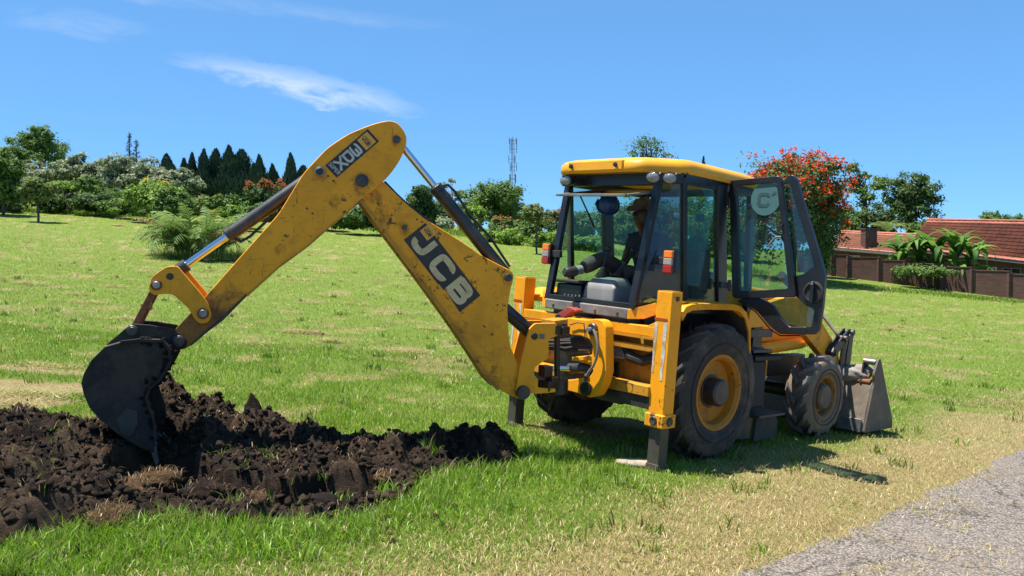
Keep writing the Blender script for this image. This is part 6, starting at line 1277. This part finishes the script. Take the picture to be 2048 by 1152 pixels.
# creeper over the garden wall
def blade_leaf(L, W, arc, tear, rs, seg=9):
    """one banana leaf along +x: arching midrib, folded blade with torn edges"""
    V = []; F2 = []; a = 0; p = np.array([0., 0, 0]); th = R(62)
    for i in range(seg+1):
        t = i/seg; w_ = W*math.sin(math.pi*min(1, .06+t*.94)**.75)*(1-tear*.35*rs.rand())+.02; V += [p+np.array([0, -w_, .30*w_]), p, p+np.array([0, w_, .30*w_])]; p = p+np.array([math.cos(th), 0, math.sin(th)])*L/seg; th -= arc/seg*(1+.8*t)
    for i in range(seg): a = i*3; F2 += [(a, a+1, a+4, a+3), (a+1, a+2, a+5, a+4)]
    return np.array(V), np.array(F2)
WALLY = lambda u: 62-(u-1655)/435*10
for i, (u, vb, vt, nl, lab) in enumerate(((1800,545,470,12,'banana plant nearest the chimney end of the wall'),(1838,545,455,13,'banana plant with bright upright leaves behind the wall'),(1872,545,448,14,'tallest banana plant in front of the larger roof'),(1915,548,462,14,'banana plant whose leaves droop over the wall'),(1945,549,470,11,'banana plant at the far end of the clump beside the white window'))):
    Y = WALLY(u)+1.3; t = wp(u, vt, Y); zg = float(g(t[0], Y)); H = (t[2]-zg)*1.02; r = empty('banana_plant', (t[0], Y, zg)); tag(r, lab, 'banana plant', 'banana plants behind the garden wall'); rs = np.random.RandomState(300+i); MB().tube([(0, 0, 0), (.05, 0, H*.35), (0, .05, H*.66)], [.16, .13, .07], 9).build('stem', 'palm_dry', r)
    for j in range(nl+9):
        V, F2 = blade_leaf(H*(.48+.22*rs.rand()), .24+.10*rs.rand(), R(35+120*rs.rand()), 1.0, rs); o = np_obj('leaf', V, F2, 'banana_leaf', {'tone': np.full(len(V), rs.rand()**1.2)}, parent=r, smooth=True); o.location = (0, 0, H*(.48+.18*rs.rand() if j < nl else .12+.3*rs.rand())); o.rotation_euler = (rs.uniform(-.2, .2), rs.uniform(-.25, .35), 6.283*j*.381+rs.rand()*.5)
tree('creeper', 'dense creeper hanging over the brick wall below the banana plants', 1850, 529, 548, 150, 56.6, 'leaf_mid', 'bush', .20, 4500, 110, cat='creeper', trunk=False)
t = wp(1775, 448, 76); zg = float(g(t[0], 76)); r = empty('fan_palm', (t[0], 76, zg)); tag(r, 'small palm spreading fronds above the lower tiled roof', 'palm'); rs = np.random.RandomState(77); MB().tube([(0, 0, 0), (0, 0, t[2]-zg-1.0)], [.2, .15], 8).build('stem', 'bark', r)
def frond(L, arc, rs, pairs=16, lw=.028):
    """feather frond along +x: a rachis and its leaflets"""
    pts = []; p = np.array([0., 0, 0]); th = R(74); n_ = 14
    for i in range(n_+1): pts.append(p.copy()); p = p+np.array([math.cos(th), 0, math.sin(th)])*L/n_; th -= arc/n_*(.5+1.1*i/n_)
    pts = np.array(pts); V = []; F2 = []
    for i in range(n_):
        b = len(V); w0, w1 = .022*(1-i/n_)+.005, .022*(1-(i+1)/n_)+.005; V += [pts[i]+[0, -w0, 0], pts[i]+[0, w0, 0], pts[i+1]+[0, w1, 0], pts[i+1]+[0, -w1, 0]]; F2.append((b, b+1, b+2, b+3))
    for i in range(pairs*2):
        t = .18+.80*(i//2+.5)/pairs; q = t*n_; k_ = min(int(q), n_-1); c = pts[k_]+(pts[k_+1]-pts[k_])*(q-k_); tg = pts[k_+1]-pts[k_]; tg = tg/np.linalg.norm(tg); s = 1 if i % 2 else -1; l_ = L*.24*math.sin(math.pi*(.12+.82*t))*(.85+.3*rs.rand()); d = tg*.62+np.array([0, s*.75, -.05-.35*rs.rand()]); d /= np.linalg.norm(d); e_ = c+d*l_+np.array([0, 0, -.22*l_]); m_ = c+d*l_*.5; sd = tg*lw; b = len(V); V += [c-sd*.5, c+sd*.5, m_+sd*.6, e_, m_-sd*.6]; F2.append((b, b+1, b+2, b+4)); F2.append((b+4, b+2, b+3, b+3))
    V = np.array(V); T = []
    for f_ in F2:
        T.append((f_[0], f_[1], f_[2]))
        if len(set(f_)) == 4: T.append((f_[0], f_[2], f_[3]))
    return V, np.array(T)
for j in range(14):
    V, F2 = frond(2.3, R(120), rs); o = np_obj('frond', V, F2, 'palm_leaf', {'tone': np.full(len(V), .4+.6*rs.rand())}, parent=r); o.location = (0, 0, t[2]-zg-1.0); o.rotation_euler = (0, rs.uniform(-.3, .3), 6.283*j/14)
# palm clump standing in the field
pc = gp(402, 517); r = empty('palm_clump', tuple(pc)); tag(r, 'clump of arching palms standing alone in the field behind the dipper', 'palm'); rs = np.random.RandomState(55); mY = pc[1]/FPX; Hc = 118*mY; Wc = 100*mY; protos = []
for j in range(8):
    V, F2 = frond(1.0, R((85, 110, 130, 75, 140, 100, 120, 65)[j]), rs, 15, .026); protos.append((V, F2))
meshes = {}
for j in range(96):
    a = rs.rand()*6.283; q = Wc*.45*math.sqrt(rs.rand()); L_ = Hc*(.58+.48*rs.rand()); dryf = j % 9 == 0; key = (j % 8, dryf)
    if key not in meshes:
        V, F2 = protos[j % 8]; o = np_obj('frond', V, F2, 'palm_dry' if dryf else 'palm_leaf', {'tone': np.full(len(V), .2+.7*rs.rand())}, parent=r); meshes[key] = o
    else: o = meshes[key].copy(); COL.objects.link(o)
    o.location = (q*math.cos(a), q*math.sin(a), .05+.15*rs.rand()*Hc); o.scale = (L_,)*3; o.rotation_euler = (0, rs.uniform(-.35, .45) + (.5 if dryf else 0), math.atan2(math.sin(a), math.cos(a))+rs.uniform(-.9, .9))
rs = np.random.RandomState(56); nn = 2200; a = rs.rand(nn)*6.283; q = Wc*.95*np.sqrt(rs.rand(nn)); x = q*np.cos(a); y = q*np.sin(a)*.8
V, F2, C = blades(np.stack([x, y, 0*x], -1), .25+.55*rs.rand(nn), .012+.02*rs.rand(nn), np.clip(.2+.6*rs.rand(nn), 0, .95), grass_cols(np.full(nn, .25), rs)*.75, rs, 1); q = np_obj('undergrowth', V, F2, 'grass_blade', cols=C, parent=r); q['kind'] = 'stuff'
for j in range(9): a = rs.rand()*6.28; q = Wc*.4*rs.rand(); MB().tube([(q*math.cos(a), q*math.sin(a), 0), (q*math.cos(a)*1.1, q*math.sin(a)*1.1, Hc*.35)], [.06, .03], 7).build('stem', 'bark', r)

# ================================================================== garden wall, houses, mast
k = NM('face_brick'); v = k.pos(); br = k.n('ShaderNodeTexBrick'); mp_ = k.n('ShaderNodeMapping'); mp_.inputs['Rotation'].default_value = (R(90), 0, 0); k.t.links.new(v, mp_.inputs[0]); k.t.links.new(mp_.outputs[0], br.inputs[0])
br.inputs['Scale'].default_value = 1.0; br.inputs['Brick Width'].default_value = .235; br.inputs['Row Height'].default_value = .086; br.inputs['Mortar Size'].default_value = .008; br.inputs['Color1'].default_value = (.085, .040, .032, 1); br.inputs['Color2'].default_value = (.135, .066, .050, 1); br.inputs['Mortar'].default_value = (.13, .10, .085, 1)
cb = k.mix(k.math('MULTIPLY', k.ramp(k.noise(v, .6, 6, .7), .4, .7), .5), br.outputs[0], (.055, .032, .026)); MATS['face_brick'] = k.done(k.bsdf(cb, .85, 0, k.bump(k.noise(v, 20, 4), .01), spec=.2))
simple('roof_tile', (0.36, 0.105, 0.055), .75, 0, .35, 1.2, .004, (0.12, 0.05, 0.035), .45); simple('roof_tile_faded', (0.40, 0.150, 0.085), .8, 0, .3, 1.2, .004, (0.16, 0.075, 0.05), .45); simple('gutter', (0.17, 0.155, 0.15), .6); simple('white_frame', (0.62, 0.61, 0.57), .5); simple('opening_dark', (0.02, 0.025, 0.028), .12); simple('house_wall', (0.11, 0.055, 0.043), .85, 0, .2, 2); simple('mast_steel', (0.24, 0.23, 0.22), .5, .4)
wr = empty('brick_wall', tuple(wp(1655, 555, WALLY(1655))[:2])+(0,)); wr.location = (0, 0, 0); tag(wr, 'long dark brick garden wall with pillars below the two houses', 'wall')
WU = [1600, 1630, 1665, 1697, 1759, 1811, 1883, 1945, 2020, 2100, 2190]
for u0, u1 in zip(WU[:-1], WU[1:]):
    p0 = wp(u0, 560, WALLY(u0)); p1 = wp(u1, 560, WALLY(u1)); z0 = float(g(p0[0], p0[1])); z1_ = float(g(p1[0], p1[1])); hh = 1.62; zt = max(z0, z1_)*.5+min(z0, z1_)*.5+hh; d = (p1-p0)[:2]; d = d/np.linalg.norm(d); nn = np.array([-d[1], d[0]])*.11
    q = lambda p, z_, s: (p[0]+s*nn[0], p[1]+s*nn[1], z_)
    MB().loft([[q(p0, z0-.3, -1), q(p1, z1_-.3, -1), q(p1, z1_-.3, 1), q(p0, z0-.3, 1)], [q(p0, zt, -1), q(p1, zt, -1), q(p1, zt, 1), q(p0, zt, 1)]]).build('wall_panel', 'face_brick', wr)
    MB().loft([[q(p0, zt, -1.3), q(p1, zt, -1.3), q(p1, zt, 1.3), q(p0, zt, 1.3)], [q(p0, zt+.06, -1.3), q(p1, zt+.06, -1.3), q(p1, zt+.06, 1.3), q(p0, zt+.06, 1.3)]]).build('coping', 'face_brick', wr)
    MB().box(p0[0]-.2, p0[0]+.2, p0[1]-.24, p0[1]+.2, z0-.3, zt+.12).build('pillar', 'face_brick', wr)
def tiled(e0, e1, r0, r1, rows, pitch, mat, parent):
    """roof slope between eave e0-e1 and ridge r0-r1: overlapping courses of rolled tiles"""
    e0, e1, r0, r1 = [np.array(p, float) for p in (e0, e1, r0, r1)]; L = np.linalg.norm(e1-e0); nt_ = int(L/pitch); nx_ = nt_*4+1; nrm = np.cross(e1-e0, r0-e0); nrm /= np.linalg.norm(nrm); nrm = nrm if nrm[2] > 0 else -nrm
    s_ = np.linspace(0, 1, nx_); roll = .022*np.abs(np.sin(np.pi*np.arange(nx_)/4)); V = []; F2 = []
    for r_ in range(rows):
        for t, lift in ((r_/rows-.02, .115), ((r_+1)/rows, .01)):
            A = e0+(r0-e0)*t; B = e1+(r1-e1)*t; V.append(A[None]+(B-A)[None]*s_[:, None]+nrm[None]*(lift+roll)[:, None])
        b = r_*2*nx_; i = np.arange(nx_-1); F2.append(np.stack([b+i, b+i+1, b+nx_+i+1, b+nx_+i], -1))
        if r_: c = (r_*2-1)*nx_; F2.append(np.stack([c+i, c+i+1, b+i+1, b+i], -1))
    return np_obj('roof_tiles', np.concatenate(V), np.concatenate(F2), mat, parent=parent)
def house(name, label, er, ev, rv, Ye, half, rows, pitch, tmat, wins):
    """eave seen from pixel column er[0] to er[1] at depths Ye; the ridge lies half metres behind it"""
    e0, e1 = wp(er[0], ev[0], Ye[0]), wp(er[1], ev[1], Ye[1]); d = (e1-e0)*np.array([1, 1, 0]); d /= np.linalg.norm(d); nn = np.array([-d[1], d[0], 0]); o = empty(name, (0, 0, 0)); tag(o, label, 'house')
    r0, r1 = e0+nn*half, e1+nn*half; r0[2] = wp(er[0], rv[0], r0[1])[2]; r1[2] = wp(er[1], rv[1], r1[1])[2]; b0, b1 = e0+nn*2*half, e1+nn*2*half
    tiled(e0, e1, r0, r1, rows, pitch, tmat, o); MB().add([r0, r1, b1, b0], [(0, 1, 2, 3)]).build('rear_roof', tmat, o)
    MB().tube([r0+[0, 0, .07], r1+[0, 0, .07]], .12, 8).build('ridge_tiles', tmat, o)
    c = [e0+nn*.6+d*.4, e1+nn*.6-d*.4, b1-nn*.6-d*.4, b0-nn*.6+d*.4]; zb_ = min(float(g(p[0], p[1])) for p in c)-.8
    MB().loft([[(p[0], p[1], zb_) for p in c], [p+[0, 0, .05] for p in c]]).build('wall', 'house_wall', o)
    for a, b, r_ in ((c[0], c[3], r0+d*.4), (c[1], c[2], r1-d*.4)): MB().prism([a, b, r_-[0, 0, .12]], d*.1).build('gable', 'house_wall', o)
    MB().bar(e0-nn*.05-[0, 0, .06], e1-nn*.05-[0, 0, .06], .14, .22).build('gutter', 'gutter', o)
    f0 = c[0]; L = np.linalg.norm((c[1]-c[0])[:2])
    def onwall(u, v):
        q = ray(u, v); A = np.array([[q[0], -d[0]], [q[1], -d[1]]]); s_, t_ = np.linalg.solve(A, f0[:2]-CAM[:2]); return t_, CAM[2]+q[2]*s_
    for u0, u1, v0, v1, kind in wins:
        (ta, za), (tb_, zb2) = onwall(u0, v0), onwall(u1, v1); w_ = MB(); P_ = lambda t, z_, k_: np.array([f0[0], f0[1], 0])+d*t-nn*k_+[0, 0, z_]; n0 = 0
        for t0, t1, z0, z1_ in ((ta, tb_, za-.07, za), (ta, tb_, zb2, zb2+.07), (ta, ta+.07, zb2+.07, za-.07), (tb_-.07, tb_, zb2+.07, za-.07), ((ta+tb_)/2-.035, (ta+tb_)/2+.035, zb2+.07, za-.07)): w_.prism([P_(t0, z0, .05), P_(t1, z0, .05), P_(t1, z1_, .05), P_(t0, z1_, .05)], nn*.07)
        f_ = w_.build('window', 'white_frame' if kind == 'w' else 'gutter', o); MB().prism([P_(ta+.03, zb2+.03, .02), P_(tb_-.03, zb2+.03, .02), P_(tb_-.03, za-.03, .02), P_(ta+.03, za-.03, .02)], nn*.01).build('opening_pane', 'opening_dark', f_)
    return o
hA = house('tiled_house', 'low brick house with faded orange tile roof and square chimney', (1650, 1880), (495, 514), (464, 474), (74, 68), 4.2, 9, .32, 'roof_tile_faded', [(1681,1695,513,521,'w'),(1699,1719,511,521,'w'),(1772,1790,516,526,'w')])

ch = wp(1738, 459, 72.5); MB().box(ch[0]-.5, ch[0]+.5, 72, 73, wp(1738,500,72.5)[2]-.4, ch[2]).build('chimney', 'face_brick', hA); MB().box(ch[0]-.56, ch[0]+.56, 71.94, 73.06, ch[2], ch[2]+.1).build('chimney_cap', 'house_wall', hA)
hB = house('tiled_house', 'larger brick house with dark red tile roof behind the banana plants', (1812, 2230), (497, 543), (441, 447), (64, 55), 5.0, 11, .40, 'roof_tile', [(1917,1949,530,540,'w'),(1975,1993,534,547,'w'),(2004,2042,535,549,'g'),(2080,2110,538,550,'w')])  # the grey-framed opening is the veranda, its shade put in as a dark pane
vp = wp(1983, 484, 63); MB().cyl(vp-[0, 0, .2], wp(1983, 468, 63), .09).build('vent_pipe', 'palm_dry', hB)
# radio mast
Ym = 150.0; tp = wp(1025.5, 279, Ym); zg = float(g(tp[0], Ym)); H = tp[2]-zg; mr_ = empty('radio_mast', (tp[0], Ym, zg)); tag(mr_, 'slender steel lattice radio mast with antennas above the trees', 'mast'); Ls = []
for i in range(3):
    a = 6.283*i/3+.4; b_ = (.75*math.cos(a), .75*math.sin(a)); t_ = (.22*math.cos(a), .22*math.sin(a)); Ls.append((b_, t_)); MB().tube([(*b_, 0), (*t_, H)], [.045, .03], 6).build('leg', 'mast_steel', mr_)
mb = MB(); nb = 22; pt = lambda i, t: (Ls[i][0][0]*(1-t)+Ls[i][1][0]*t, Ls[i][0][1]*(1-t)+Ls[i][1][1]*t, H*t)
for j in range(nb):
    for i in range(3): mb.tube([pt(i, j/nb), pt((i+1) % 3, (j+1)/nb)], .022, 4).tube([pt(i, (j+1)/nb), pt((i+1) % 3, (j+1)/nb)], .02, 4)
mb.build('bracing', 'mast_steel', mr_)
for f_, n_, l_ in ((.955, 3, 1.9), (.90, 3, 1.5), (.80, 3, 1.4), (.72, 3, 1.5), (.60, 4, 1.6), (.99, 3, 1.1)):
    for i in range(n_): a = 6.283*i/n_+f_*9; c = (.72*math.cos(a), .72*math.sin(a)); MB().box(c[0]-.055, c[0]+.055, c[1]-.055, c[1]+.055, H*f_-l_/2, H*f_+l_/2).tube([(0, 0, H*f_), (*c, H*f_)], .04, 4).build('antenna', 'mast_steel', mr_)
# grey boulder by the far bushes, thin pole in front of the left hedge
p = gp(884, 458); d = I3V; q = 1+.5*(fbm(d[:, 0]*2, d[:, 1]*2+d[:, 2], 3, 1.2)-.5); simple('grey_rock', (.13, .125, .12), .9, 0, .3, 2, .02); o = np_obj('boulder', d*q[:, None]*np.array([.75, .5, .5]), I3F, 'grey_rock', smooth=True); o.location = (float(p[0]), float(p[1]), float(p[2])+.15); tag(o, 'grey boulder lying before the bushes behind the boom', 'boulder')
p = gp(231, 424); o = MB().tube([(0, 0, -.1), (0, 0, 1.3)], .035, 8).build('garden_pole', 'bark'); o.location = tuple(p); MB().sphere((0, 0, 1.31), .045).build('pole_cap', 'bark', o); tag(o, 'thin upright pole before the light-topped hedge bush', 'pole')
